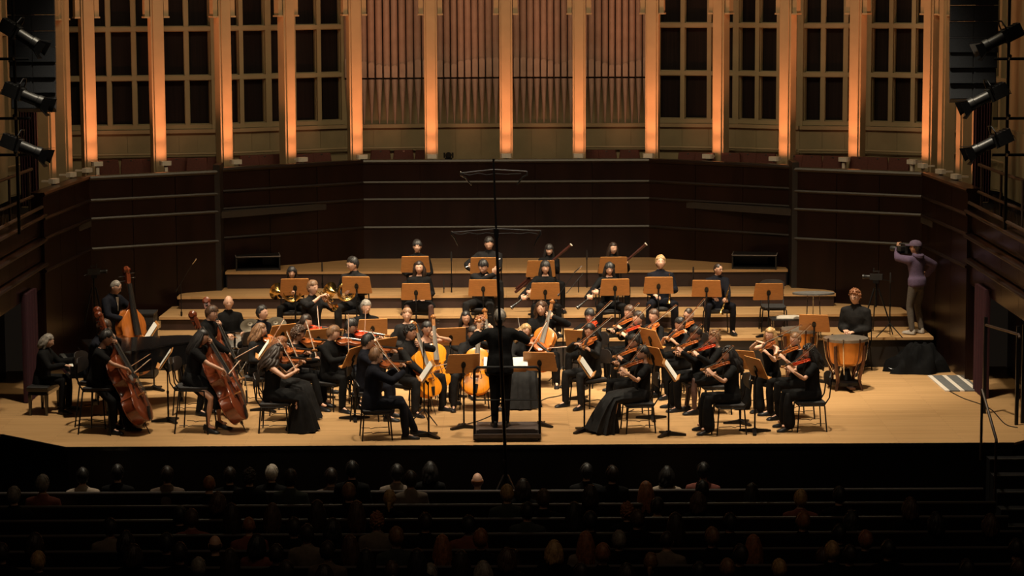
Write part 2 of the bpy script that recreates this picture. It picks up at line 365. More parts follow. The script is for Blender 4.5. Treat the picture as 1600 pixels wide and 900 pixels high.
def pillar(i):
    p, n = PIL[i], PN[i]; t = V((-n.y, n.x, 0)); R = Matrix((t, -n, V((0, 0, 1)))).transposed()
    wz = 'wall_pillar'
    mb = MB(); c = V((p.x, p.y, 0))
    mb.box(c - n * .11 + V((0, 0, 5.6)), (.25, .20, 5.6), R)
    o = link('pillar', mb.mesh('pillar', m_cream, 0)); o['kind'] = 'structure'
    mb = MB(); mb.box(c + V((0, 0, 5.6)), (.175, .05, 5.6), R); part('pillar_facing', mb, m_cream, o, 0)
    for q in (-1, 1):
        mb = MB(); mb.box(c - n * .10 + t * q * .185 + V((0, 0, 7.0)), (.09, .14, 2.05), R); mb.box(c - n * .10 + t * q * .19 + V((0, 0, 5.97)), (.11, .17, .03), R); part('bracket', mb, m_cream, o, 0)
    # uplight in front of the pillar
    lp = V((LAMP[i].x, LAMP[i].y, 3.2))
    which = ['first', 'second', 'third', 'fourth', 'fifth', 'sixth', 'seventh', 'eighth', 'ninth', 'tenth'][min(i, NP - 1 - i)]
    side = 'left' if i < NP // 2 else 'right'
    lab = 'white uplight box at the foot of the centre pillar' if i == NP // 2 else 'white uplight box at the foot of the %s lit pillar counted from the %s' % (which, side)
    th = thing('uplight', lab, 'lamp', M4(lp, R), 'uplights along the gallery front')
    mb = MB(); mb.prism([(-.085, -.07), (.085, -.07), (.105, -.03), (.105, .05), (-.105, .05), (-.105, -.03)], .02, .10); part('housing', mb, m_white, th, 0)
    mb = MB(); mb.box((0, .12, .05), (.05, .20, .03)); mb.box((0, 0, .01), (.06, .06, .03)); part('bracket', mb, m_white, th, 0)
    if i in (3, 4, NP - 5, NP - 4): mb = MB(); mb.box((0, 0, -.39), (.06, .06, .78)); part('stem', mb, m_white, th, 0)
    side_k = 1.0 if 3 <= i <= NP - 4 else .42
    for half, tl, pw in ((38, -12, 590), (62, -12, 165), (65, 42, 19)):      # three lamps in each housing
        l = bpy.data.lights.new('uplight_lamp', 'SPOT'); lo = link('uplight_lamp', l, th); lo.location = (0, 0, .13)
        l.energy = pw * side_k; l.color = UP_COL; l.spot_size = rad(half * 2); l.spot_blend = 1.0; l.shadow_soft_size = .05
        lo.rotation_euler = V((0, math.sin(rad(tl)), math.cos(rad(tl)))).to_track_quat('-Z', 'Y').to_euler()
for i in range(NP): pillar(i)
# bays
BK = 1.15
def off(i):
    return V((PIL[i].x, PIL[i].y, 0)) - NRM[i] * BK
corner_n = {3: V((-.75, .95, 0)), NP - 4: V((.75, .95, 0))}
BP = []
for i in range(NP):
    if i in corner_n: BP.append(V((PIL[i].x, PIL[i].y, 0)) + corner_n[i])
    else: BP.append(off(i))
PIPE_BAYS = (7, 8, 9, 10)
organ = thing('pipe_organ', 'wide organ front of brown metal pipes in the four middle bays', 'organ', V((0, 14.0, 3.7)))
Q = V((0, 14.0, 3.7))
wn = 0
def bayline(i): return BP[i], BP[i + 1]
for i in range(NP - 1):
    a, b_ = bayline(i); d = b_ - a; Ln = d.length; t = d.normalized(); n = V((t.y, -t.x, 0)); R = Matrix((t, -n, V((0, 0, 1)))).transposed(); mid = (a + b_) / 2
    mb = MB(); mb.box(mid - n * .1 + V((0, 0, 3.25)), (Ln + .02, .2, 1.0), R); s = struct('wall_dado', mb, m_olive)
    for k in range(3):
        mb = MB(); mb.box(a + t * (Ln * (k + .5) / 3) + n * .006 + V((0, 0, 3.25)), (Ln / 3 - .008, .012, .94), R); part('panel', mb, m_olive, s, 0)
    mb = MB(); mb.box(mid + n * .02 + V((0, 0, 3.76)), (Ln, .10, .07), R); part('sill', mb, m_cream, s, 0)
    if i not in (8, 9):
        mb = MB(); mb.tube([a + n * .12 + V((0, 0, 3.33)), b_ + n * .12 + V((0, 0, 3.33))], .022, 8); part('handrail', mb, m_cream, s)
    if i in PIPE_BAYS:
        mb = MB(); mb.box(mid - n * .25 + V((0, 0, 5.9)), (Ln + .1, .1, 4.3), R); struct('wall_organ_case', mb, mat('dark_organ_case', (.07, .05, .032), .7))
        mb = MB(); mb.box(mid - n * .17 + V((0, 0, 4.24)), (Ln + .06, .04, .96), R); struct('wall_organ_plinth', mb, m_olive)
        cnt = 11
        prof = {7: [8, 8, 3, 1, -2, -4, -4, -1, 2, 5, 5], 8: [4, 4, 0, -2, 3, 5, 6.5, 7, 8, 8, 8], 9: [8, 8, 8, 7, 6.5, 5, 3, -2, 0, 4, 4], 10: [5, 5, 2, -1, -4, -4, -2, 1, 3, 8, 8]}[i]
        for k in range(cnt):
            x = (k + .5) / cnt
            rr = Ln / cnt * (.445 + .012 * prof[k] / 4)
            c = a + t * (Ln * x) + n * (.0) - Q
            zt = 4.97 + prof[k] * .012; zs = 4.70
            M = Matrix.Translation(V((c.x, c.y, -Q.z))) @ R.to_4x4()
            mb = MB(); mb.lathe([(rr, zs + .015), (rr, 8.2)], 14, M); pp = part('pipe', mb, m_pipe, organ)
            mb = MB(); mb.lathe([(.012, 3.80), (rr * .98, zs - .03), (rr * .9, zs - .012)], 12, M); part('pipe_foot', mb, m_pipe, pp)
            # flattened upper lip with an arched top edge, and the dark mouth slit beneath it
            w = rr * .80; o2 = [(-w, zs + .02), (w, zs + .02), (w, zt)] + [(w * math.cos(q), zt + w * .7 * math.sin(q)) for q in np.linspace(.25, math.pi - .25, 7)] + [(-w, zt)]
            mb = MB(); MM = M @ Matrix(((1, 0, 0, 0), (0, 0, 1, -rr - .012), (0, 1, 0, 0), (0, 0, 0, 1)))
            mb.prism(o2, .0, .04, MM); part('pipe_lip', mb, m_pipelip, pp, 0)
            mb = MB(); mb.lathe([(rr * 1.0, zs - .016), (rr * 1.0, zs + .014)], 12, M); part('pipe_mouth', mb, m_opening, pp)
    else:
        wn += 1
        mb = MB(); mb.box(mid - n * .35 + V((0, 0, 5.9)), (Ln + .3, .05, 4.4), R); w = struct('window_%d' % wn, mb, m_opening)
        nc = max(2, round(Ln / .46)); pw = Ln / nc
        for k in range(nc + 1):
            ww = .085 if 0 < k < nc else .12
            mb = MB(); c = a + t * (pw * k) + V((0, 0, 5.9)); mb.box(c - n * .03, (ww, .08, 4.3), R); mb.box(c - n * .10, (ww * 1.25, .08, 4.3), R); part('mullion', mb, m_lattice, w, 0)
        for k in range(5):
            mb = MB(); c = mid + V((0, 0, 3.845 + .94 * k)); mb.box(c - n * .025, (Ln, .08, .085), R); mb.box(c - n * .10, (Ln, .08, .115), R); part('transom', mb, m_lattice, w, 0)
        for k in range(nc):
            for q in range(4):
                mb = MB(); mb.box(a + t * (pw * (k + .5)) - n * .16 + V((0, 0, 4.315 + .94 * q)), (pw - .12, .015, .82), R); part('pane', mb, m_opening, w, 0)
# gallery seats
def seat_template():
    mb = MB(); o = [(-.20, 0), (.20, 0), (.205, .30), (.185, .46), (-.185, .46), (-.205, .30)]
    mb.loft([[V((x * s, y, z + .4)) for x, z in o] for y, s in ((-.03, .93), (-.015, 1), (.015, 1), (.03, .95))]); me1 = mb.mesh('seat_backrest', m_seatred, 0)
    mb = MB(); mb.box((0, -.2, .40), (.40, .38, .09)); me2 = mb.mesh('seat_cushion', m_seatred, 0)
    mb = MB(); mb.box((0, .0, .2), (.06, .06, .42)); me3 = mb.mesh('seat_pedestal', m_black, 0)
    mb = MB(); mb.box((0, -.034, .835), (.035, .004, .022)); me4 = mb.mesh('number_plate', m_silver, 0)
    return [('backrest', me1, None), ('cushion', me2, None), ('pedestal', me3, None), ('number_plate', me4, 0)]
ST = seat_template()
SE = [(168, 250), (204, 249), (231, 248), (274, 247), (306, 247), (338, 246), (388, 243), (412, 242), (437, 241), (474, 241), (501, 239), (594, 238), (630, 238), (664, 238),
      (921, 238), (948, 238), (984, 238), (1076, 238), (1102, 239), (1142, 239), (1170, 239), (1198, 240), (1242, 242), (1270, 243), (1303, 244), (1345, 245), (1373, 246), (1406, 247)]
ORD = ['first', 'second', 'third', 'fourth', 'fifth', 'sixth', 'seventh', 'eighth', 'ninth', 'tenth', 'eleventh', 'twelfth', 'thirteenth', 'fourteenth', 'fifteenth', 'sixteenth', 'seventeenth', 'eighteenth', 'nineteenth', 'twentieth'] + ['%d-th' % k for k in range(21, 60)]
for j, (x, y) in enumerate(SE):
    p = atz(x, y, 3.27 if 560 < x < 1040 else 3.315); bi = min(range(NP - 1), key=lambda i: abs((PIL[i].x + PIL[i + 1].x) / 2 - p.x))
    n = (NRM[bi] + NRM[bi + 1]).normalized(); yaw = math.atan2(n.x, -n.y)
    s = 'left' if j < 14 else 'right'; k = j if j < 14 else len(SE) - 1 - j
    place(ST, 'theatre_chair', 'dark red gallery seat behind the stage wall, %s from the %s end' % (ORD[k], s), 'seat', Mloc((p.x, p.y + .1, 2.45), yaw, 1.0), 'red gallery seats')
# outer hall walls beside the gallery
for s in (-1, 1):
    mb = MB(); mb.box((s * 8.95, 7.0, 5.5), (.2, 3.4, 5.4)); struct('wall_hall_' + ('left' if s < 0 else 'right'), mb, m_cream)
    mb = MB(); mb.box((s * 8.95, 7.0, 3.4), (.26, 3.4, 1.2)); struct('trim_hall_' + ('left' if s < 0 else 'right'), mb, m_olive)
    mb = MB(); mb.box((s * 9.3, -5, 1.2), (.2, 14, 5)); struct('wall_stalls_' + ('left' if s < 0 else 'right'), mb, m_pitwood)
# tall crimson drapes behind the loudspeakers
for s in (-1, 1):
    mb = MB(); n = 24; rings = []
    for z in (2.86, 4.2, 7.5):
        rings.append([V((s * (8.25 - .30 * k / n), 6.9 + .05 * math.sin(k * 1.7), z)) for k in range(n + 1)] + [V((s * (8.25 - .30 * k / n), 6.95 + .05 * math.sin(k * 1.7), z)) for k in range(n, -1, -1)])
    mb.loft(rings); c = link('drape', mb.mesh('drape', m_curtain, 60)); tag(c, 'tall dark crimson drape hanging behind the %s loudspeaker column' % ('left' if s < 0 else 'right'), 'curtain')
# steps at the right end of the stage and their handrail
mb = MB()
for k in range(6):
    mb.box((7.9, -.15 - .3 * k, -.19 - .18 * k - .55), (1.9, .3, 1.1))
st = struct('floor_steps', mb, m_pitwood)
for k in range(5):
    mb = MB(); mb.box((7.9, -.30 - .3 * k, -.185 - .18 * k), (1.9, .02, .02)); part('step_nosing', mb, mat('metal_nosing', (.18, .16, .14), .35, .7), st, 0)
hr = thing('handrail', 'slim bronze handrail beside the dark steps at right', 'handrail', V((6.82, -.3, -.19)))
m = mat('bronze_rail', (.075, .045, .03), .4, .3)
mb = MB(); mb.tube([(0, 0, 0), (0, 0, 1.0)], .02, 8); part('post', mb, m, hr)
mb = MB(); mb.tube([(0.03, -.95, -.56), (0.03, -.95, .46)], .02, 8); part('post', mb, m, hr)
mb = MB(); mb.tube([(0, .03, 1.0), (0, 0, 1.02), (0.03, -.95, .48), (.03, -.97, .44)], .022, 8); part('rail', mb, m, hr)
# ============================================================ TEMPLATES
def arc(c, r, a0, a1, n, ax=(1, 0, 0), ay=(0, 0, 1)):
    c = V(c); ax = V(ax); ay = V(ay)
    return [c + ax * (r * math.cos(a)) + ay * (r * math.sin(a)) for a in np.linspace(a0, a1, n)]
def chair_template(h=.45, back=True, tall=False):
    T = []
    mb = MB(); o = [(-.205, -.12), (-.21, .20), (-.17, .29), (.17, .29), (.21, .20), (.205, -.12), (.16, -.15), (-.16, -.15)]
    mb.loft([[V((x * s, (y - .07) * s + .07, z)) for x, y in o] for z, s in ((h - .05, .95), (h - .035, 1), (h - .012, 1), (h, .94))]); T.append(('seat', mb.mesh('chair_seat', m_seatfab, 40), None))
    sp = .05 if tall else .015
    for x, y in ((-1, -1), (1, -1), (-1, 1), (1, 1)):
        mb = MB(); yy = -.13 if y < 0 else .25
        mb.tube([(x * .17, yy * .8, h - .055), (x * .205, yy, h - .07), (x * (.215 + sp), yy + y * (.015 + sp), 0)], .0115, 6); T.append(('leg', mb.mesh('chair_leg', m_black), None))
    mb = MB()
    mb.tube([(-.20, -.13, h - .06), (.20, -.13, h - .06), (.20, .25, h - .06), (-.20, .25, h - .06)], .011, 6, closed=True)
    T.append(('seat_frame', mb.mesh('chair_frame', m_black), None))
    for x in (-1, 1):
        mb = MB(); mb.tube([(x * .216, -.135, .12), (x * .19, -.02, .12), (x * .2, .0, .105), (x * .19, .06, .12), (x * .216, .255, .12)], .006, 5); T.append(('cross_wire', mb.mesh('chair_wire', m_black), None))
    if back:
        H = h + .40
        for x in (-1, 1): mb = MB(); mb.tube([(x * .19, -.13, h - .05), (x * .20, -.20, h + .06), (x * .19, -.235, H - .06)], .011, 6); T.append(('back_post', mb.mesh('chair_back_post', m_black), None))
        mb = MB(); R = []
        for k in range(9):
            a = (k - 4) / 4; x = .215 * a; y = -.245 + .05 * a * a; e = .11 * math.sqrt(max(.08, 1 - .75 * abs(a) ** 4))
            R.append([V((x, y, H - .09 - e)), V((x, y - .014, H - .09 - e)), V((x, y - .02, H - .09)), V((x, y - .014, H - .09 + e)), V((x, y, H - .09 + e)), V((x, y + .006, H - .09))])
        mb.loft(R); T.append(('backrest', mb.mesh('chair_backrest', mat('chair_back_board', (.026, .021, .020), .5, 0, .2), 40), None))
    return T
T_CHAIR = chair_template(); T_STOOL = chair_template(.70, True, True)
def stand_template(paper, hz=.98):
    T = []; tl = rad(34 if paper else 24)
    R = Matrix.Rotation(-tl, 3, 'X')      # the desk leans away from its player, who stands on the +Y side of it
    R = Matrix.Rotation(tl, 3, 'X')
    c = V((0, 0, hz))
    mb = MB(); o = [(-.262, -.15), (-.25, -.165), (.25, -.165), (.262, -.15), (.238, .155), (.226, .165), (-.226, .165), (-.238, .155)]
    M = Matrix.Translation(c) @ R.to_4x4() @ Matrix(((1, 0, 0, 0), (0, 0, 1, 0), (0, 1, 0, 0), (0, 0, 0, 1)))
    mb.prism(o, -.007, .007, M); T.append(('desk', mb.mesh('stand_desk', m_desk, 0), None))
    mb = MB(); mb.box(c + R @ V((0, .035, -.165)), (.50, .065, .012), R); T.append(('lip', mb.mesh('stand_lip', m_desk, 0), None))
    mb = MB(); mb.prism([(.036 * math.cos(a), .055 * math.sin(a) - .02) for a in np.linspace(0, 6.283, 13)[:-1]], -.022, -.006, M); mb.tube([c + R @ V((0, -.03, -.05)), c + R @ V((0, -.035, -.13)), (0, -.01, hz - .20)], .016, 8)
    T.append(('bracket', mb.mesh('stand_bracket', m_black), None))
    mb = MB(); mb.tube([(0, -.01, hz - .16), (0, -.01, .42)], .010, 8); mb.tube([(0, -.01, .46), (0, -.01, .02)], .014, 8); mb.tube([(0, -.01, .44), (0, -.01, .48)], .02, 8); T.append(('post', mb.mesh('stand_post', m_black), None))
    for a in (90, 210, 330):
        mb = MB(); d = V((math.cos(rad(a)), math.sin(rad(a)), 0)); mb.loft([[V((0, -.01, 0)) + d * q + d.cross(V((0, 0, 1))) * w + V((0, 0, h)) for w, h in ((-ww, .004), (ww, .004), (ww, hh), (-ww, hh))] for q, ww, hh in ((0, .035, .075), (.05, .03, .06), (.26, .026, .03))])
        T.append(('leg', mb.mesh('stand_leg', m_black, 0), None))
    if paper:
        mb = MB()
        for s in (-1, 1):
            q = [c + R @ V((s * .0, .012, .13)), c + R @ V((s * .225, .020, .13)), c + R @ V((s * .225, .020, -.155)), c + R @ V((0, .012, -.155))]
            nn = R @ V((0, .003, 0)); mb.loft([q, [p + nn for p in q]])
        T.append(('sheet_music', mb.mesh('sheet_music', m_paper, 0), None))
    return T
T_STAND = stand_template(False); T_STANDP = stand_template(True); T_STANDL = stand_template(False, .86)
# ---- bowed string instruments: body length 1, bottom at the origin, neck along +Y, front +Z
OUT = [(0, .0), (.006, .06), (.02, .118), (.055, .19), (.10, .238), (.16, .276), (.22, .291), (.28, .285), (.335, .258), (.365, .243), (.375, .247), (.385, .215), (.42, .182), (.47, .160), (.52, .156), (.57, .168), (.61, .192), (.628, .212), (.640, .214), (.66, .205), (.72, .222), (.78, .232), (.84, .228), (.90, .20), (.95, .15), (.98, .09), (.995, .04), (1.0, .0)]
def string_inst(th, mats, kind):
    vm, nm = mats; T = []
    out = list(OUT)
    if kind == 'bass': out = [(t, w if t < .70 else (w * (1 - .35 * ((t - .70) / .30)) if t < .97 else w)) for t, w in out]
    out = [(t, w * (1.04 if kind != 'violin' else 1.0)) for t, w in out]
    loop = [(w, t) for t, w in out] + [(-w, t) for t, w in out[-2:0:-1]]
    def inset(k): return [(x * k, .46 + (y - .46) * (1 - (1 - k) * .72)) for x, y in loop]
    ar = .035
    mb = MB(); rings = []
    for k, z in ((.30, -th / 2 - ar * .9), (.72, -th / 2 - ar * .65), (.95, -th / 2 - .012), (1.0, -th / 2 - .004), (1.0, -th / 2 + .004), (.965, -th / 2 + .008), (.965, th / 2 - .008), (1.0, th / 2 - .004), (1.0, th / 2 + .004), (.95, th / 2 + .012), (.72, th / 2 + ar * .65), (.30, th / 2 + ar * .9)):
        rings.append([V((x, y, z)) for x, y in inset(k)])
    mb.loft(rings); T.append(('body', mb.mesh(kind + '_body', vm, 60), None))
    zt = th / 2 + ar
    nut = 1.37 if kind != 'cello' else 1.36
    zn = th / 2 + .055 if kind == 'violin' else th / 2 + .02
    mb = MB(); mb.loft([[V((x, y, z)) for x, z in ((-w, zb), (w, zb), (w * .8, zb + .02), (0, zb + .03), (-w * .8, zb + .02))] for y, w, zb in ((.60, .062, zt + .045), (1.0, .05, th / 2 + .045), (nut, .036, th / 2 + .025))]); T.append(('fingerboard', mb.mesh(kind + '_fingerboard', m_ebony if kind != 'cello' else m_fgrey, 50), None))
    mb = MB(); mb.tube([(0, .97, .0), (0, 1.02, th / 2 - .01), (0, 1.10, th / 2 + .022), (0, nut, th / 2 + .012), (0, nut + .05, th / 2 - .005)], [.05, .045, .034, .028, .026], 8); T.append(('neck', mb.mesh(kind + '_neck', nm), None))
    mb = MB(); z0 = th / 2 - .005
    mb.loft([[V((x * w, y, z0 + q)) for x, q in ((-1, -hh), (1, -hh), (1, hh), (-1, hh))] for y, w, hh in ((nut + .01, .036, .03), (nut + .12, .034, .045), (nut + .18, .028, .04))])
    for s in (-1, 1): mb.lathe([(.058, 0), (.058, .016), (.04, .03), (.022, .045), (.03, .055)], 12, Matrix.Translation((0, nut + .205, z0 + .01)) @ Matrix.Rotation(s * math.pi / 2, 4, 'Y'))
    sc = link_mesh = mb.mesh(kind + '_scroll', nm, 50); T.append(('scroll', sc, None)); si = len(T) - 1
    for k in range(4):
        s = 1 if k % 2 else -1; y = nut + .045 + .035 * k
        mb = MB(); mb.tube([(-s * .04, y, z0), (s * .085, y, z0)], .007, 6); mb.ell((s * .115, y, z0), (.036, .008, .022), None, 8, 6); T.append(('tuning_peg', mb.mesh(kind + '_peg', m_ebony), si))
    br = .20 if kind == 'violin' else .34
    br = .37
    mb = MB(); mb.loft([[V((x, br + y, z)) for x, z in ((-.058, th / 2 + .03), (.058, th / 2 + .03), (.05, zt + .06), (.03, zt + .085), (-.03, zt + .085), (-.05, zt + .06))] for y in (-.008, .008)]); T.append(('bridge', mb.mesh(kind + '_bridge', m_maple, 0), None))
    mb = MB(); mb.loft([[V((x, y, z)) for x, z in ((-w, zb), (w, zb), (w * .7, zb + .018), (-w * .7, zb + .018))] for y, w, zb in ((.015, .03, th / 2 + .012), (.16, .05, zt + .02), (.19, .05, zt + .03))]); T.append(('tailpiece', mb.mesh(kind + '_tailpiece', m_ebony, 0), None))
    mb = MB()
    for k in (-1.5, -.5, .5, 1.5): mb.tube([(k * .018, .18, zt + .045), (k * .021, br, zt + .088), (k * .014, nut, th / 2 + .058)], .0024, 4)
    o = mb.mesh(kind + '_strings', m_silver if kind == 'violin' else mat('dark_string', (.10, .085, .07), .4, .4)); T.append(('strings', o, None))
    for s in (-1, 1):
        mb = MB(); cy = .44; pts = [(s * .085, cy - .115), (s * .118, cy - .10), (s * .105, cy - .05), (s * .09, cy), (s * .075, cy + .05), (s * .062, cy + .10), (s * .09, cy + .115)]
        def zz(x): return th / 2 + .012 + ar * .55 * (1 - (abs(x) / .17) ** 2) + .006
        mb.tube([(x, y, zz(x)) for x, y in pts], [.012, .010, .007, .008, .007, .010, .012], 6, flat=.6, up=(0, 0, 1)); T.append(('sound_hole', mb.mesh(kind + '_f_hole', m_ebony), None))
    if kind == 'violin':
        mb = MB(); mb.ell((-.14, .06, th / 2 + .065), (.10, .075, .022), None, 10, 6); mb.box((-.12, .01, th / 2), (.06, .02, .12)); T.append(('chin_rest', mb.mesh('chin_rest', m_ebony), None))
    else:
        e = .38 if kind == 'cello' else .16
        mb = MB(); mb.tube([(0, .0, 0), (0, -e * .95, 0), (0, -e, 0)], [.009, .007, .003], 6); mb.tube([(0, .01, 0), (0, -.03, 0)], [.024, .016], 8); T.append(('endpin', mb.mesh(kind + '_endpin', m_chrome), None))
    return T
T_VIO = [string_inst(.088, (m, m_maple), 'violin') for m in (m_varn, m_varn2, m_varn3)]
T_CEL = [string_inst(.155, (m, m_maple), 'cello') for m in (m_cello, m_cello2)]
T_BAS = [string_inst(.155, (m, m_bass), 'bass') for m in (m_bass, m_bass2)]
def bow_template():
    T = []
    mb = MB(); mb.tube([(0, -.02, 0), (0, .1, -.002), (0, .36, -.009), (0, .62, -.003), (0, .725, .0)], [.0058, .0055, .005, .0045, .0042], 6); mb.loft([[V((x, y, z)) for x, z in ((-.004, a), (.004, a), (.004, b), (-.004, b))] for y, a, b in ((.715, -.006, .005), (.73, -.026, .004), (.745, -.028, -.018))]); T.append(('stick', mb.mesh('bow_stick', m_bowwood), None))
    mb = MB(); mb.box((0, .022, -.014), (.011, .05, .024)); T.append(('frog', mb.mesh('bow_frog', m_ebony, 0), None))
    mb = MB(); mb.loft([[V((x, y, z)) for x, z in ((-.005, -.027), (.005, -.027), (.005, -.023), (-.005, -.023))] for y in (.03, .735)]); T.append(('bow_hair', mb.mesh('bow_hair', m_hair_w, 0), None))
    return T
T_BOW = bow_template()
# ---- winds: origin at the mouthpiece, tube along +Y
def wind(kind):
    T = []; RX = Matrix.Rotation(-math.pi / 2, 4, 'X')
    def L(prof, n=12): mb = MB(); mb.lathe(prof, n, RX); return mb
    def keys(y0, y1, n, z, r=.008):
        mb = MB()
        for k in range(n): y = y0 + (y1 - y0) * k / (n - 1); mb.ell((0, y, z), (r, r, .004), None, 6, 4)
        mb.tube([(.006, y0, z), (.006, y1, z)], .003, 5); return mb.mesh(kind + '_keys', m_silver)
    if kind == 'flute':
        T.append(('tube', L([(.0095, -.12), (.0095, .52)]).mesh('flute_tube', m_silver), None)); T.append(('keywork', keys(.12, .46, 10, .011), None))
        mb = MB(); mb.ell((0, 0, .009), (.012, .015, .006), None, 8, 5); T.append(('lip_plate', mb.mesh('lip_plate', m_silver), None))
    elif kind == 'clarinet':
        T.append(('tube', L([(.006, 0), (.011, .06), (.015, .09), (.0145, .50), (.018, .56), (.034, .64), (.038, .66), (.030, .655)]).mesh('clarinet_tube', m_ebony), None)); T.append(('keywork', keys(.13, .54, 11, .017), None))
        mb = MB(); mb.lathe([(.039, .655), (.039, .664), (.033, .664)], 12, RX, False); T.append(('bell_ring', mb.mesh('bell_ring', m_silver), None))
    elif kind == 'oboe':
        T.append(('tube', L([(.003, -.06), (.004, 0), (.010, .02), (.013, .45), (.02, .53), (.028, .57), (.02, .57)]).mesh('oboe_tube', m_ebony), None)); T.append(('keywork', keys(.06, .46, 12, .014), None))
    elif kind == 'bassoon':
        T.append(('long_joint', L([(.024, -.45), (.026, -.40), (.024, .0), (.021, .55), (.026, .72), (.023, .82), (.028, .86)]).mesh('bassoon_joint', mat('bassoon_maple', (.045, .012, .008), .3, 0, .2)), None))
        mb = MB(); mb.tube([(.045, -.40, 0), (.045, .15, 0)], .018, 8); mb.tube([(.045, .15, 0), (.06, .2, .02), (.05, .24, .09), (.03, .2, .16)], .005, 6); T.append(('wing_joint', mb.mesh('bassoon_wing', mat('bassoon_maple', (.045, .012, .008))), None))
        T.append(('keywork', keys(-.3, .6, 14, .026, .011), None))
        mb = MB(); mb.lathe([(.029, .86), (.034, .872), (.024, .878), (.016, .87)], 14, RX, False); T.append(('white_bell_ring', mb.mesh('bassoon_ring', mat('ivory', (.75, .70, .6), .4)), None))
    elif kind == 'trumpet':
        T.append(('bell', L([(.007, .08), (.008, .30), (.012, .38), (.022, .435), (.042, .47), (.061, .485), (.058, .487), (.02, .44)], 18).mesh('trumpet_bell', m_brass), None))
        mb = MB(); mb.tube([(0, -.02, .04), (0, .36, .04), (0, .385, .055), (0, .39, .075), (0, .37, .09), (0, .24, .085)], .0065, 8); mb.tube([(0, .08, 0), (0, .055, .01), (0, .045, .045), (0, .055, .08), (0, .08, .085), (0, .20, .085)], .0065, 8); mb.lathe([(.010, -.05), (.013, -.035), (.006, -.01)], 10, Matrix.Translation((0, 0, .04)) @ RX); T.append(('tubing', mb.mesh('trumpet_tubing', m_brass), None))
        for k in range(3):
            mb = MB(); mb.tube([(0, .17 + .026 * k, -.035), (0, .17 + .026 * k, .10)], .0115, 8); mb.tube([(0, .17 + .026 * k, .10), (0, .17 + .026 * k, .125)], .004, 6); mb.tube([(0, .17 + .026 * k, .123), (0, .17 + .026 * k, .128)], .009, 8); T.append(('valve', mb.mesh('trumpet_valve', m_brass), None))
    elif kind == 'horn':
        mb = MB(); mb.lathe([(.008, -.02), (.012, .05), (.02, .13), (.045, .20), (.10, .255), (.155, .275), (.152, .28), (.09, .255), (.03, .19)], 20, Matrix.Translation((.10, -.10, .0)) @ Matrix.Rotation(rad(78), 4, 'X') @ Matrix.Rotation(rad(38), 4, 'Y')); T.append(('bell', mb.mesh('horn_bell', m_brass), None))
        mb = MB()
        for r, o in ((.155, 0), (.14, .016), (.12, -.016)): mb.tube(arc((0, o, .05), r, 0, 6.283, 25)[:-1], .010, 8, closed=True)
        mb.tube(arc((0, 0, .05), .155, 2.2, 3.6, 8) + [V((-.24, .02, .08)), V((-.30, .03, .14))], [.008] * 8 + [.006, .005], 6)
        T.append(('coiled_tubing', mb.mesh('horn_tubing', m_brass), None))
        for k in range(3):
            mb = MB(); mb.tube([(-.04 + .04 * k, -.03, .07), (-.04 + .04 * k, .03, .07)], .017, 10); mb.tube(arc((-.04 + .04 * k, 0, .0), .03, 3.14, 6.283, 6), .006, 6); T.append(('valve', mb.mesh('horn_valve', m_brass), None))
    return T
T_WIND = {k: wind(k) for k in ('flute', 'clarinet', 'oboe', 'bassoon', 'trumpet', 'horn')}

# ============================================================ PEOPLE
PEND = []; SHORTF = []
def sm(a, b, x): t = min(1, max(0, (x - a) / (b - a))); return t * t * (3 - 2 * t)
HN, HM = 26, 20
def head_dirs():
    D = []
    for i in range(1, HM):
        a = math.pi * i / HM - math.pi / 2
        for j in range(HN):
            t = 2 * math.pi * j / HN + math.pi / HN * 0
            D.append((math.cos(a) * math.sin(t), math.cos(a) * math.cos(t), math.sin(a)))
    return [(0, 0, -1)] + D + [(0, 0, 1)]
HD = head_dirs()
HF = []
for j in range(HN):
    k = (j + 1) % HN; e = len(HD) - 1
    HF.append((0, 1 + j, 1 + k)); HF.append((e, 1 + (HM - 2) * HN + k, 1 + (HM - 2) * HN + j))
    for i in range(HM - 2): HF.append((1 + i * HN + j, 1 + (i + 1) * HN + j, 1 + (i + 1) * HN + k, 1 + i * HN + k))
HX, HY, HZ = .074, .094, .115
def skull(d):
    x, y, z = d
    px, py, pz = x * HX, y * HY, z * HZ
    if z < 0: px *= 1 - .26 * (-z) ** 1.4; py = py * (1 - .12 * (-z)) + (.012 * (-z) if y > 0 else 0)
    if z < -.2 and y < .1: py *= 1 - .30 * sm(-.2, -.9, z)
    return px, py, pz
def head_pt(d):
    x, y, z = d; px, py, pz = skull(d)
    g = lambda cx, cz, sx, sz, a: a * math.exp(-((x - cx) / sx) ** 2 - ((z - cz) / sz) ** 2)
    if y > .1:
        py += g(0, -.16, .13, .13, .024) + g(0, .03, .10, .16, .010) + g(0, -.46, .26, .08, .006) + g(0, -.78, .25, .12, .008)
        py -= g(.34, .10, .17, .10, .010) + g(-.34, .10, .17, .10, .010)
        py += g(.34, .25, .25, .07, .005) + g(-.34, .25, .25, .07, .005) + g(.45, -.12, .2, .15, .004) + g(-.45, -.12, .2, .15, .004)
    return px, py, pz
HPTS = [head_pt(d) for d in HD]
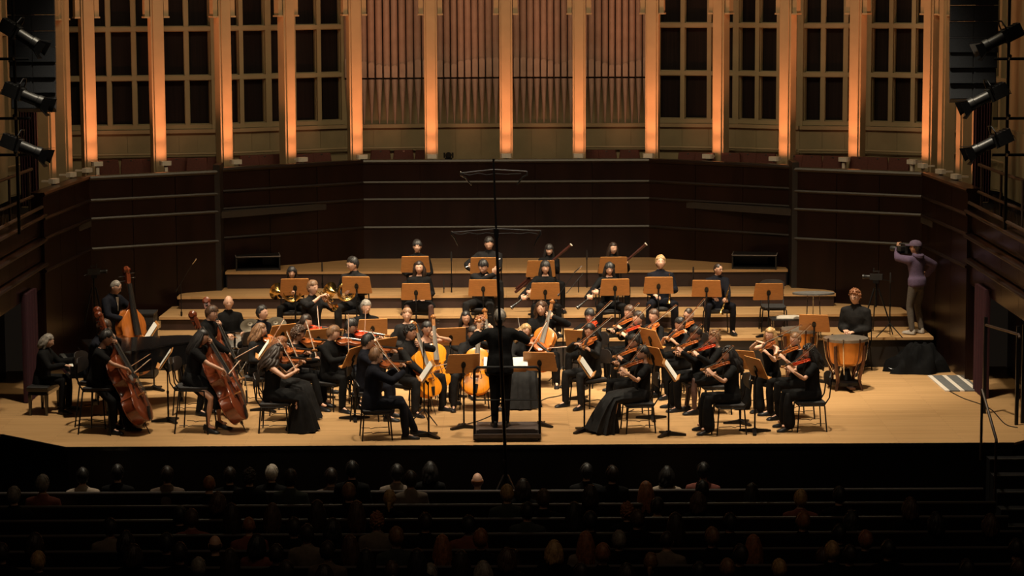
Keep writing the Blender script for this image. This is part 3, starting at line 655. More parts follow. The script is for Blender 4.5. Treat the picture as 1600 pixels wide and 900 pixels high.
def add_head(mb, c, R, s=1., beard=False):
    c = V(c); mb.c = 0
    T = lambda p: c + R @ (V(p) * s)
    o = len(mb.f); mb.add([T(p) for p in HPTS], HF)
    for k in range(o, len(mb.f)):
        f = HF[k - o]; m = [sum(HD[i][q] for i in f) / len(f) for q in range(3)]
        if m[1] > .7 and abs(m[0]) < .24 and -.53 < m[2] < -.38: mb.m[k] = 1
        if beard and m[1] > .0 and m[2] < -.30 and mb.m[k] == 0: mb.m[k] = 3
    for q in (-1, 1):
        mb.c = 0; mb.ell(T((q * .074, -.006, -.004)), (.010 * s, .020 * s, .032 * s), R, 8, 6)
        mb.c = 2; mb.ell(T((q * .027, .0805, .0125)), (.0125 * s, .007 * s, .0065 * s), R, 8, 5)
        mb.c = 3; mb.tube([T((q * .014, .0905, .030)), T((q * .028, .090, .034)), T((q * .045, .080, .029))], [.003 * s, .0036 * s, .002 * s], 5)
    mb.c = 0
def hair_mesh(style, rnd):
    """list of builders in the head frame"""
    mb = MB(); bangs = style in ('bangs', 'bob', 'longbangs')
    if style == 'bald':
        def zl(y): return .75 if y > -.1 else .10
        t = .03
    else:
        fz = .30 if bangs else .56
        def zl(y):
            if y > .45: return fz
            if y > .0: return -.12 + (fz + .12) * sm(0, .45, y)
            return -.12 - .5 * sm(0, .5, -y)
        t = {'short': .14, 'curly': .15, 'afro': .30, 'crew': .06}.get(style, .14)
    fz2 = fz if style != 'bald' else .75
    vs = []
    for d in HD:
        x, y, z = d; px, py, pz = skull(d); hl = zl(y) + (.10 * math.sin(5 * x + rnd * 2.1) * sm(.2, .6, y) - .16 * sm(.25, .6, abs(x)) * sm(.2, .5, y)); m = sm(hl - .09, hl + .09, z)
        if style == 'bald': m = sm(-.62, -.45, z) * (1 - sm(.12, .34, z)) * (1 - sm(.05, .30, y))
        k = .86 + (.14 + t) * m
        ns = .018 * math.sin(9 * x + rnd) * math.sin(7 * z + 2 * rnd) * m
        if style in ('curly', 'afro', 'wavy'): ns += .035 * math.sin(23 * x + rnd) * math.sin(21 * z) * math.cos(19 * y) * m
        side = 1 + .05 * m * (1 - abs(z)); vs.append((px * (k + ns) * side, (py - .004) * (k + ns), pz * (k * (1 - .03 * m) + ns) + .002))
    mb.add(vs, HF)
    r = random.Random(int(rnd * 1000))
    def strands(n, length, wave, a0, a1, rr, out=.0, front=0):
        for i in range(n):
            az = a0 + (a1 - a0) * (i + .5) / n; sx, sy = math.sin(az), math.cos(az)
            L = length * r.uniform(.88, 1.08); pts = []; rs = []; ph = r.uniform(0, 6)
            for q in range(8):
                u = q / 7; z = .085 - (L + .03) * u; kk = .70 + .36 * sm(0, .3, u)
                bx = HX * kk + out * sm(.2, .8, u); by = HY * (kk - .04) + out * sm(.2, .8, u) * .7
                w = wave * u ** .5
                pts.append((sx * bx + w * math.sin(u * 9 + ph), sy * by - .012 + w * math.cos(u * 8 + ph) - .02 * sm(.3, 1, u), z))
                rs.append(rr * (.55 + .65 * math.sin(math.pi * min(1, u * .85 + .12))) * (1 if q < 7 else .5))
            mb.tube(pts, rs, 6)
    def locks(n, R0, rr):
        for i in range(n):
            az = 2 * math.pi * (i + r.uniform(-.4, .4)) / n; e = V((math.sin(az), math.cos(az), 0)); zz = zl(e.y) + .10 * r.uniform(-1, .8)
            e = V((e.x * math.sqrt(max(.05, 1 - zz * zz)), e.y * math.sqrt(max(.05, 1 - zz * zz)), zz)); c0 = V((.1 * r.uniform(-1, 1), -.30, .95)).normalized(); pts = []
            k0 = r.uniform(-.02, .05)
            for q in range(6):
                d = c0.lerp(e, q / 5).normalized(); p = skull(d); k = R0 + k0 + .02 * math.sin(q + i); pts.append((p[0] * k * 1.04, (p[1] - .004) * k, p[2] * (k - .03)))
            mb.tube(pts, [rr * .5, rr, rr * 1.1, rr, rr * .8, rr * .25], 5, flat=.6)
    if style in ('short', 'bangs', 'bob', 'longbangs', 'tied', 'bun', 'pony', 'mid'): locks(26 if style in ('short', 'bangs') else 20, 1 + t - .01, .016)
    if style in ('long', 'longbangs'): strands(15, .36, .006, rad(72), rad(288), .028, .02)
    if style == 'mid': strands(15, .21, .010, rad(75), rad(285), .028, .012)
    if style == 'wavy': strands(17, .33, .022, rad(70), rad(290), .028, .018)
    if style == 'bob': strands(16, .165, .003, rad(68), rad(292), .027, .008)
    if style == 'curlylong':
        strands(18, .38, .03, rad(75), rad(285), .036, .05)
    if style in ('curly', 'afro', 'curlylong'):
        R0 = {'curly': 1.13, 'afro': 1.32, 'curlylong': 1.16}[style]; cnt = {'curly': 80, 'afro': 150, 'curlylong': 100}[style]
        for i in range(cnt * 3):
            d = V((r.gauss(0, 1), r.gauss(0, 1), r.gauss(0, 1))).normalized()
            if d.z < zl(d.y) + .02 or cnt <= 0: continue
            cnt -= 1; p = skull(d); mb.ell((p[0] * R0, p[1] * R0, p[2] * R0), r.uniform(.012, .021), None, 6, 4)
    if style == 'bun': mb.ell((0, -.115, .045), (.042, .036, .042), None, 10, 7)
    if style == 'pony': mb.tube([(0, -.10, .04), (0, -.15, .03), (.01, -.155, -.06), (0, -.14, -.17), (.01, -.13, -.26)], [.02, .028, .032, .026, .008], 8)
    if style == 'tied': mb.tube([(0, -.09, -.03), (0, -.125, -.06), (.0, -.12, -.15)], [.03, .03, .01], 8)
    return mb
HAIRC = {}
def hair_data(style, col, rnd):
    k = (style, col, rnd)
    if k not in HAIRC: HAIRC[k] = hair_mesh(style, rnd).mesh('hair_' + style, HAIR[col], 75)
    return HAIRC[k]
def ik(Sh, Wr, la, lb, pole):
    d = Wr - Sh; L = d.length; mx = (la + lb) * .985; short = max(0, L - mx)
    if L > mx: Wr = Sh + d * (mx / L); L = mx
    L = max(L, abs(la - lb) + .03); u = (Wr - Sh).normalized()
    x = (la * la - lb * lb + L * L) / (2 * L); h = math.sqrt(max(0, la * la - x * x))
    p = V(pole); p = (p - u * p.dot(u)).normalized()
    return Sh + u * x + p * h, Wr, short
def add_hand(mb, Wp, d, n, side, curl, s=1.):
    d = nrm(d); n = V(n); n = (n - d * n.dot(d)).normalized(); w = d.cross(n); tw = w if side > 0 else -w
    R = Matrix((tw, d, n)).transposed(); Wp = V(Wp)
    mb.tube([Wp - d * .015, Wp + d * .02, Wp + d * .06, Wp + d * .09], [.024 * s, .036 * s, .043 * s, .038 * s], 8, rnd=True, flat=.42, up=n)
    for j in range(4):
        p = Wp + d * (.088 - .004 * abs(j - 1)) * s + tw * (.030 - .020 * j) * s; k = (.92, 1.04, .98, .78)[j] * s; a = curl * (.9 + .08 * j)
        pts = [p - d * .02]; an = 0; pts.append(p)
        for q, Ls in enumerate((.044, .027, .021)):
            an += a * (.75 if q == 0 else 1.0); p = p + (d * math.cos(an) + n * math.sin(an) + tw * (.10 - .07 * j) * (1 if q == 0 else 0)).normalized() * Ls * k; pts.append(p)
        mb.tube(pts, [.0095 * s, .0098 * s, .0088 * s, .008 * s, .0062 * s], 6, rnd=False)
    p = Wp + d * .025 * s + tw * .030 * s; pts = [p - tw * .012, p]
    p = p + (tw * .62 + d * .62 + n * (.25 + .3 * curl)).normalized() * .042 * s; pts.append(p)
    p = p + (tw * .15 + d * .75 + n * (.3 + .5 * curl)).normalized() * .032 * s; pts.append(p)
    mb.tube(pts, [.013 * s, .0135 * s, .011 * s, .008 * s], 6)
def remeshed(name, mb, m, parent, vox, extra=None, mats=None):
    me = mb.mesh(name, m, 0); o = link(name, me, parent)
    r = o.modifiers.new('r', 'REMESH'); r.mode = 'VOXEL'; r.voxel_size = vox
    k = o.modifiers.new('s', 'SMOOTH'); k.factor = .5; k.iterations = 4
    PEND.append((o, extra, mats)); return o
def finish_people():
    bpy.context.view_layer.update(); dg = bpy.context.evaluated_depsgraph_get()
    for o, extra, mats in PEND:
        me = bpy.data.meshes.new_from_object(o.evaluated_get(dg)); o.modifiers.clear() if False else None
        if extra:
            tmp = extra.mesh('tmp', mats[0], 0); bm = bmesh.new(); bm.from_mesh(me); bm.from_mesh(tmp); bm.to_mesh(me); bm.free(); bpy.data.meshes.remove(tmp)
            me.materials.clear()
            for m in mats: me.materials.append(m)
        me.polygons.foreach_set('use_smooth', [True] * len(me.polygons)); me.update()
        me.name = o.name
        NEW.append((o, me))
    for o, me in NEW:
        o.modifiers.clear(); o.data = me
NEW = []
def shoe(mb, ank, fd, heel=False, s=1.):
    """ank: ankle joint, fd: horizontal direction of the toes"""
    a = V(ank); fd = V((fd[0], fd[1], 0)).normalized(); w = V((fd.y, -fd.x, 0)); g = a.z - .085 * s if not heel else a.z - .13
    base = V((a.x, a.y, g)); R = []
    for q, ww, h0, h1 in ((-.065, .022, .0, .060), (-.05, .034, .0, .085), (.0, .037, .0, .085), (.06, .040, .0, .062), (.13, .046, .0, .046), (.175, .040, .0, .036), (.20, .022, .004, .022)):
        lift = .05 * (1 - sm(-.06, .11, q)) if heel else 0
        R.append([base + fd * q * s + w * x * ww + V((0, 0, lift + (h0 + (h1 - h0) * zz))) for x, zz in ((-1, 0), (1, 0), (1, .45), (.6, 1), (-.6, 1), (-1, .45))])
    mb.loft(R)
    if heel: mb.tube([base - fd * .045 + V((0, 0, .055)), base - fd * .05], [.014, .007], 6)
def build_person(name, label, M0, sp):
    """sp: pose, sex, hair, hc, skin, top, sleeve, bottom, lean, side, twist, hy(head yaw) hp(pitch) hr(roll), L/R = (G, d, n, curl, pole) or None.
    returns root, joints"""
    s = sp.get('s', .96 if sp['sex'] == 'f' else 1.0); wd = .90 if sp['sex'] == 'f' else 1.0
    pose = sp['pose']
    root = thing(name, label, 'person', M0)
    J = sp['J']; P, u, ax, ay = J['P'], J['u'], J['ax'], J['ay']
    Rt = Matrix((ax, ay, u)).transposed()
    Ps = Matrix.Identity(3)
    def ring(h, rx, ry, yo=0, R=Rt, inf=0., n=14):
        c = P + R @ V((0, yo, h * s))
        return [c + R @ V(((rx * wd * s + inf) * math.cos(2 * math.pi * k / n), (ry * s + inf) * math.sin(2 * math.pi * k / n), 0)) for k in range(n)]
    fem = sp['sex'] == 'f'
    def torso(inf, top=None, low=-.12, nk=True):
        prof = [(low, .14, .105, 0), (-.02, .172, .118, 0), (.09, .152 if not fem else .140, .108, .005), (.19, .148 if not fem else .135, .104, .01), (.29, .165, .112, .012), (.37, .180, .112, .008), (.435, .178, .092, .0), (.475, .145, .075, -.005), (.505, .085, .06, -.008)]
        if nk: prof += [(.55, .054, .056, 0.0), (.62, .052, .056, .012)]
        if top: prof = [q for q in prof if q[0] <= top]
        b = MB(); b.loft([ring(h, rx, ry, yo, Rt if h > .05 else Ps @ Rt, inf) for h, rx, ry, yo in prof]); return b
    B = torso(-.006)
    arms = J['arms']; legs = J['legs']; ex = MB()
    for sd in (-1, 1):
        Sh, El, Wr, d, n, cu = arms[sd]
        sx = Sh - ax * sd * .05 * wd
        B.tube([sx, Sh, Sh.lerp(El, .5), El, El.lerp(Wr, .3), Wr, Wr + d * .02], [.05 * s, .052 * s, .043 * s, .037 * s, .038 * s, .026 * s, .024 * s], 10, rnd=True)
        add_hand(ex, Wr, d, n, sd, cu, s)
        Hp, Kn, An = legs[sd]
        B.tube([Hp, Hp.lerp(Kn, .5), Kn, Kn.lerp(An, .35), Kn.lerp(An, .8), An], [.082 * s, .070 * s, .052 * s, .052 * s, .034 * s, .032 * s], 10, rnd=True)
        fd = J['foot'][sd]
        B.tube([An + V((0, 0, -.02)), An + V(fd) * .10 + V((0, 0, -.045))], [.034, .028], 8, rnd=True)
    add_head(ex, J['Hc'], J['HR'], s, sp.get('beard', False))
    skin = SKIN[sp['skin']]
    brow = HAIR[sp['hc']] if sp.get('beard') else m_brow
    remeshed('body', B, skin, root, .021, ex, [skin, m_lip, m_eye, brow])
    # garments
    cm = CLOTH[sp.get('cl', 'k')]; top = sp['top']
    if top:
        G = torso(.015 if top != 'jacket' else .024, .44 if sp['sleeve'] == 'none' else .506, -.10 if top == 'shirt' else (-.14 if top == 'jacket' else (-.06 if top == 'hoodie' else -.10)), nk=False)
        if top in ('jacket', 'hoodie'):
            G.loft([ring(h, rx, ry, 0, Rt, .026) for h, rx, ry in (((-.17, .175, .125), (-.05, .178, .125), (.1, .16, .115)) if top == 'jacket' else ((-.07, .158, .112), (-.03, .175, .125), (.1, .172, .125)))])
        if top in ('shirt', 'jacket', 'hoodie'):   # collar
            G.loft([ring(h, rx, rx * 1.02, yo, Rt, .0) for h, rx, yo in ((.48, .085, -.004), (.53, .072, 0), (.555, .066, .002))])
        inf = {'jacket': .025, 'hoodie': .032}.get(top, .018)
        for sd in (-1, 1):
            Sh, El, Wr, d, n, cu = arms[sd]; sx = Sh - ax * sd * .06 * wd
            if sp['sleeve'] == 'long': G.tube([sx, Sh, Sh.lerp(El, .5), El, El.lerp(Wr, .4), Wr + d * .0], [.055 * s + inf, .054 * s + inf, .046 * s + inf, .041 * s + inf, .039 * s + inf, .030 * s + inf * .8], 10, rnd=True)
            elif sp['sleeve'] == 'half': G.tube([sx, Sh, Sh.lerp(El, .5), El, El.lerp(Wr, .25)], [.055 * s + inf, .054 * s + inf, .046 * s + inf, .043 * s + inf, .040 * s + inf], 10, rnd=True)
            elif sp['sleeve'] == 'short': G.tube([sx, Sh, Sh.lerp(El, .6)], [.055 * s + inf, .056 * s + inf, .052 * s + inf], 10, rnd=True)
            else: G.tube([Sh - ax * sd * .06 + ay * .06 - u * .06, Sh - ax * sd * .065 + u * .035, Sh - ax * sd * .06 - ay * .07 - u * .05], .024, 8, rnd=True)
        nm = {'shirt': 'shirt', 'jacket': 'jacket', 'hoodie': 'hoodie', 'dress': 'dress_top', 'tee': 'top'}[top]
        remeshed(nm, G, cm, root, .023)
    bt = sp['bottom']; bm_ = CLOTH[sp.get('bl', sp.get('cl', 'k'))]
    if bt == 'tr' or bt == 'flare':
        G = MB(); G.loft([ring(h, rx, ry, 0, Rt, .012) for h, rx, ry in ((-.13, .13, .10), (-.03, .172, .12), (.07, .158, .112))])
        for sd in (-1, 1):
            Hp, Kn, An = legs[sd]; e = An + (Kn - An).normalized() * -.01
            fl_ = .035 if bt == 'flare' else .0
            G.tube([Hp, Hp.lerp(Kn, .5), Kn, Kn.lerp(An, .35), Kn.lerp(An, .8), e], [.098 * s, .088 * s, .072 * s, .068 * s + fl_ * .5, .060 * s + fl_, .058 * s + fl_ * 1.2], 10, rnd=True)
        remeshed('trousers', G, bm_, root, .023)
    elif bt in ('gown', 'skirt', 'pleat'):
        K = (legs[-1][1] + legs[1][1]) / 2; A = (legs[-1][2] + legs[1][2]) / 2; Hh = (legs[-1][0] + legs[1][0]) / 2
        sw = max(.20, (legs[1][1] - legs[-1][1]).length / 2 + .09)
        if pose == 'sit':
            path = [(P + u * .10, .150, .115), (P + V((0, .02, .0)), .185, .135), (Hh.lerp(K, .4) + V((0, 0, .01)), sw * .95, .125), (Hh.lerp(K, .8), sw, .105), (K + V((0, .03, -.02)), sw * 1.02, .10)]
            if bt != 'skirt':
                hem = sp.get('hem', .02); path += [(K.lerp(A, .3) + V((0, .05, 0)), sw * 1.03, .13), (K.lerp(A, .7) + V((0, .06, 0)), sw * 1.1, .18), (V((A.x, A.y + .07, hem)), sw * 1.22, .24)]
            else: path[-1] = (K + V((0, .0, .0)), sw * .98, .09)
        else:
            path = [(P + u * .10, .150, .115), (P, .19, .14), (Hh.lerp(K, .5), .20, .13), (K + V((0, 0, -.06)), .19, .12)]
            path.append((K.lerp(A, .38) + V((0, -.02, 0)), .185, .13))
            if bt != 'skirt': path += [(K.lerp(A, .6), .21, .16), (V((A.x, A.y + .02, .03)), .26, .22)]
        n = 36; rings = []; pts = [V(q[0]) for q in path]
        for i, (c, rx, ry) in enumerate(path):
            t = (pts[min(i + 1, len(pts) - 1)] - pts[max(0, i - 1)]).normalized(); x = V((1, 0, 0)); x = (x - t * x.dot(t)).normalized(); y = t.cross(x)
            am = (.0, .0, .012, .03, .05, .08, .10, .12)[i] * (1.5 if bt == 'pleat' else 1)
            rings.append([V(c) + x * (rx * wd ** .5 * (1 + am * math.sin(k * (8 if bt != 'pleat' else 12) * 2 * math.pi / n + i * .3)) * math.cos(2 * math.pi * k / n)) + y * (ry * (1 + am * math.sin(k * (8 if bt != 'pleat' else 12) * 2 * math.pi / n + i * .3)) * math.sin(2 * math.pi * k / n)) for k in range(n)])
        mb = MB(); mb.loft(rings); part('skirt', mb, CLOTH['p'] if bt == 'pleat' else bm_, root, 80)
    if sp.get('tights'):
        G = MB()
        for sd in (-1, 1):
            Hp, Kn, An = legs[sd]; G.tube([Hp.lerp(Kn, .5), Kn, Kn.lerp(An, .35), Kn.lerp(An, .8), An], [.078 * s, .060 * s, .060 * s, .043 * s, .041 * s], 10, rnd=True)
        remeshed('tights', G, mat('sheer_tights', (.075, .035, .028), .6, 0, .2), root, .021)
    for sd in (-1, 1):
        mb = MB(); shoe(mb, legs[sd][2], J['foot'][sd], sp.get('heel', False), s); part('shoe', mb, sp.get('shoem', m_shoe), root, 40)
    if sp['hair']:
        o = link('hair', hair_data(sp['hair'], sp['hc'], sp.get('rnd', 1.0)), root); o.matrix_basis = M4(J['Hc'], J['HR'], s)
    if sp.get('glasses'):
        mb = MB(); T = lambda p: J['Hc'] + J['HR'] @ (V(p) * s)
        for q in (-1, 1):
            mb.tube([T((q * .03 + .021 * math.cos(a), .094, .010 + .017 * math.sin(a))) for a in np.linspace(0, 6.283, 11)[:-1]], .0022, 5, closed=True); mb.tube([T((q * .05, .092, .014)), T((q * .078, .02, .012))], .002, 5)
        mb.tube([T((-.009, .098, .012)), T((.009, .098, .012))], .002, 5); part('glasses', mb, m_bplas, root)
    return root
SEATZ = {'sit': .555, 'perch': .80, 'stand': .95}
def pose_joints(sp):
    pose = sp['pose']; s = sp.get('s', .96 if sp['sex'] == 'f' else 1.0); wd = .90 if sp['sex'] == 'f' else 1.0
    P = V((0, 0, {'sit': .545, 'perch': .80, 'stand': .955 * s}[pose]))
    R = Matrix.Rotation(rad(sp.get('twist', 0)), 3, 'Z') @ Matrix.Rotation(-rad(sp.get('lean', 4)), 3, 'X') @ Matrix.Rotation(rad(sp.get('side', 0)), 3, 'Y')
    ax, ay, u = R.col[0].copy(), R.col[1].copy(), R.col[2].copy()
    J = dict(P=P, u=u, ax=ax, ay=ay, s=s)
    HR = R @ Matrix.Rotation(rad(sp.get('hyaw', 0)), 3, 'Z') @ Matrix.Rotation(-rad(sp.get('hp', 6) - sp.get('lean', 4) * .6), 3, 'X') @ Matrix.Rotation(rad(sp.get('hr', 0)), 3, 'Y')
    J['HR'] = HR
    nb = P + u * .53 * s; J['nb'] = nb
    J['Hc'] = nb + (HR.col[2] * .6 + u * .4).normalized() * .132 * s + HR.col[1] * .018
    J['sh'] = {sd: P + u * .44 * s + ax * sd * .172 * s * wd for sd in (-1, 1)}
    legs = {}; foot = {}
    spl = sp.get('splay', .10); lf = sp.get('legf', (0, 0))
    for k, sd in enumerate((-1, 1)):
        Hp = P + V((sd * .088 * wd, .01, -.035))
        ah = .09 if not sp.get('heel') else .135
        if pose == 'sit':
            K = Hp + V((sd * (spl - .02), .42 * s, .0)); K.z = .53
            A = V((K.x + sd * .01, K.y - .02 + lf[k], ah))
        elif pose == 'perch':
            A = V((sd * (spl + .06), .40 + lf[k], ah)); K, A, _ = ik(Hp, A, .43 * s, .42 * s, (sd * .3, 1, .1))
        else:
            A = V((sd * (spl + .02), lf[k], ah)); Ld = (A - Hp).length; K, A, _ = ik(Hp, A, Ld * .512, Ld * .495, (0, 1, 0))
        legs[sd] = (Hp, K, A); foot[sd] = V((sd * .18, 1, 0)).normalized()
    J['legs'] = legs; J['foot'] = foot
    return J
def solve_arms(J, sp, LT, RT, who=''):
    s = J['s']; arms = {}
    for sd, T in ((-1, LT), (1, RT)):
        G, d, n, cu, pole = T; d = nrm(d)
        Wr = V(G) - d * .075 * s
        El, W2, sh = ik(J['sh'][sd], Wr, .285 * s, .255 * s, pole or (sd * .4, -.35, -.9))
        if sh > .02: SHORTF.append((who, sd, round(sh, 2)))
        arms[sd] = (J['sh'][sd], El, W2, d, V(n), cu)
    J['arms'] = arms
# ============================================================ MUSICIANS
OUTF = {'shirt': ('shirt', 'long', 'tr'), 'tee': ('tee', 'short', 'tr'), 'half': ('shirt', 'half', 'tr'), 'jacket': ('jacket', 'long', 'tr'), 'blouse': ('tee', 'long', 'tr'), 'flare': ('tee', 'long', 'flare'), 'tank': ('tee', 'none', 'flare'), 'blouseS': ('tee', 'short', 'flare'),
        'gownN': ('dress', 'none', 'gown'), 'gownS': ('dress', 'short', 'pleat'), 'gownL': ('dress', 'long', 'pleat'), 'skirtS': ('dress', 'short', 'skirt'), 'skirtL': ('dress', 'long', 'skirt'), 'hoodie': ('hoodie', 'long', 'tr')}
Z = V((0, 0, 1))
def lap(J, sd, sp):
    z = J['P'].z + .12
    if sp['pose'] == 'stand': return (J['P'] + V((sd * .25, .10, -.12)), (0, .15, -1), (-sd, 0, 0), .5, (sd, -.8, 0))
    return (V((sd * .09, .30, z)), (-sd * .5, .8, -.15), (0, -.1, -1), .45, None)
def q_axis(v): return nrm(v)
def hold(inst, J, sp, o):
    """returns LT, RT, [(template, object name, label start, category, local matrix, group)]"""
    LT, RT = lap(J, -1, sp), lap(J, 1, sp); out = []
    nb, ax, ay = J['nb'], J['ax'], J['ay']; fw = V((ay.x, ay.y, 0)).normalized(); rt = V((ax.x, ax.y, 0)).normalized(); s = J['s']
    if inst in ('violin', 'viola'):
        sc = .356 * (1.15 if inst == 'viola' else 1.0); va, ve = rad(o.get('va', 36)), rad(o.get('ve', -6))
        a = (fw * math.cos(va) - rt * math.sin(va)) * math.cos(ve) + Z * math.sin(ve)
        org = nb - rt * .075 + fw * .05 + Z * .005; tilt = rad(o.get('vt', 24)); n0 = Z * math.cos(tilt) + rt * math.sin(tilt)
        R = frame(a, n0); n = R.col[2]
        g = org + a * sc * 1.24 - n * .03 - R.col[0] * .02
        LT = (g, n * .65 + R.col[0] * .30 + a * .12, R.col[0], .85, (-.35, .05, -1))
        B = org + a * sc * .47 + n * sc * .17; bs = o.get('bs', .5)
        b = nrm(n.cross(a) + Z * o.get('bt', .30)); frog = B - b * .70 * bs
        RT = (frog + b * .03 + n * .015, b * .75 - Z * .45 + fw * .15, -Z - rt * .2, .75, (.8, -.1, -.55))
        vm = o.get('vm', 0)
        out.append((T_VIO[vm], inst, ('amber', 'dark brown', 'orange red')[vm] + ' ' + inst, inst, M4(org, R, sc), 'violins and violas'))
        out.append((T_BOW, 'bow', inst + ' bow', 'bow', M4(frog + n * .024, frame(b, n)), 'string bows'))
    elif inst == 'cello':
        tip = V((.04, o.get('ty', .60), 0)); a = nrm(o.get('ca', (-.13, -.50, 1.10))); sc = .755; org = tip + a * .287
        R = frame(a, o.get('cn', (.12, 1, .3))); n = R.col[2]
        LT = (org + a * sc * o.get('lp', 1.12) + n * .07, (.85, .15, .30), (.1, -1, -.1), .8, (-1, -.1, -.35))
        B = org + a * sc * .47 + n * sc * .19; b = nrm(o.get('cb', (-1, -.08, .10))); frog = B - b * .70 * o.get('bs', .28)
        RT = (frog + b * .03, b * .6 - Z * .6 + fw * .1, (0, -.7, -.5), .7, (.9, -.3, -.3))
        vm = o.get('vm', 0)
        out.append((T_CEL[vm], 'cello', ('bright orange', 'golden brown')[vm] + ' cello', 'cello', M4(org, R, sc), 'cellos'))
        out.append((T_BOW, 'bow', 'cello bow', 'bow', M4(frog + n * .024, frame(b, n)), 'string bows'))
    elif inst == 'bass':
        tip = V(o.get('tip', (.02, .84, 0))); a = nrm(o.get('ba', (-.12, -.55, 1))); sc = 1.12; org = tip + a * .17
        R = frame(a, o.get('bn', (-.05, 1, .4))); n = R.col[2]
        LT = (org + a * sc * o.get('lp', 1.14) + n * .16, (.8, .25, .35), (.1, -1, -.1), .8, (-1, .1, -.4))
        B = org + a * sc * o.get('bp', .68) + n * sc * .22
        vm = o.get('vm', 0)
        out.append((T_BAS[vm], 'double_bass', ('dark reddish', 'amber brown')[vm] + ' double bass', 'double bass', M4(org, R, sc), 'double basses'))
        if o.get('pizz'): RT = (B - rt * .03, (-.7, .3, -.2), (0, -1, 0), .8, (.9, -.2, -.4))
        else:
            b = nrm(o.get('cb', (-1, .0, .14))); frog = B - b * .70 * o.get('bs', .22)
            RT = (frog + b * .03, b * .7 - Z * .5, (0, -.7, -.5), .7, (.8, -.3, -.6))
            out.append((T_BOW, 'bow', 'double bass bow', 'bow', M4(frog + n * .024, frame(b, n)), 'string bows'))
    elif inst == 'flute':
        m = J['Hc'] + J['HR'] @ V((0, .105, -.05)); a = nrm(o.get('wa', (.95, .1, -.12)))
        if 'at' in o: m = V(o['at'])
        out.append((T_WIND['flute'], 'flute', 'silver flute', 'flute', M4(m, frame(a, (0, .3, 1))), None))
        LT = (m + a * .17 + V((0, -.0, .01)), (.3, -.5, .8), (0, -1, 0), .8, (-.7, .1, -.8)); RT = (m + a * .40 + V((0, .02, .0)), (-.4, .4, .8), (0, -1, 0), .8, (.9, .1, -.6))
    elif inst in ('clarinet', 'oboe'):
        m = J['Hc'] + J['HR'] @ V((0, .105, -.055)); a = nrm(o.get('wa', (0, .55, -.83)))
        if 'at' in o: m = V(o['at'])
        out.append((T_WIND[inst], inst, 'black ' + inst, inst, M4(m, frame(a, (0, 1, .3))), None))
        LT = (m + a * .22 + V((0, .03, 0)), (.75, .4, .1), (0, -1, -.2), .8, None); RT = (m + a * .40 + V((0, .03, 0)), (-.75, .4, .1), (0, -1, -.2), .8, None)
    elif inst == 'bassoon':
        m = V(o.get('at', (.24, .20, .64))); a = nrm(o.get('wa', (-.74, .10, .64)))
        out.append((T_WIND[inst], inst, 'dark bassoon with white bell ring', inst, M4(m, frame(a, (0, -1, .3))), 'bassoons'))
        LT = (m + a * .36 + V((0, .05, 0)), (.7, .4, .4), (0, -1, 0), .8, None); RT = (m - a * .02 + V((.02, .05, 0)), (-.6, .5, .1), (0, -1, 0), .8, None)
    elif inst == 'trumpet':
        m = J['Hc'] + J['HR'] @ V((0, .15, -.055)); a = nrm(o.get('wa', (0, .95, -.2)))
        if 'at' in o: m = V(o['at'])
        R = frame(a, o.get('wn', (0, .2, 1)))
        out.append((T_WIND[inst], inst, 'brass trumpet', inst, M4(m - R.col[2] * .04, R), 'trumpets'))
        if o.get('play'): LT = (m + a * .19 - R.col[0] * .03 - Z * .03, (.55, .3, .75), (1, 0, 0), .9, (-.8, 0, -.7)); RT = (m + a * .20 + R.col[0] * .02 + Z * .05, (-.5, .6, .3), (-.2, 0, -1), .8, (.9, .1, -.6))
        else: LT = (m + a * .24 + V((-.02, .02, 0)), (.4, .7, .2), (1, 0, -.3), .8, None)
    elif inst == 'horn':
        m = V(o.get('at', (.06, .34, .80)))
        out.append((T_WIND[inst], 'french_horn', 'brass french horn', 'horn', M4(m, Matrix.Rotation(rad(o.get('hz', 15)), 3, 'Z')), 'french horns'))
        LT = (m + V((-.05, .04, .09)), (.6, .5, -.1), (0, -.3, -1), .7, None); RT = (m + V((.17, -.10, .0)), (.1, .6, .2), (-1, 0, 0), .4, None)
    if 'L' in o: LT = o['L']
    if 'R' in o: RT = o['R']
    return LT, RT, out
PEOPLE = {}
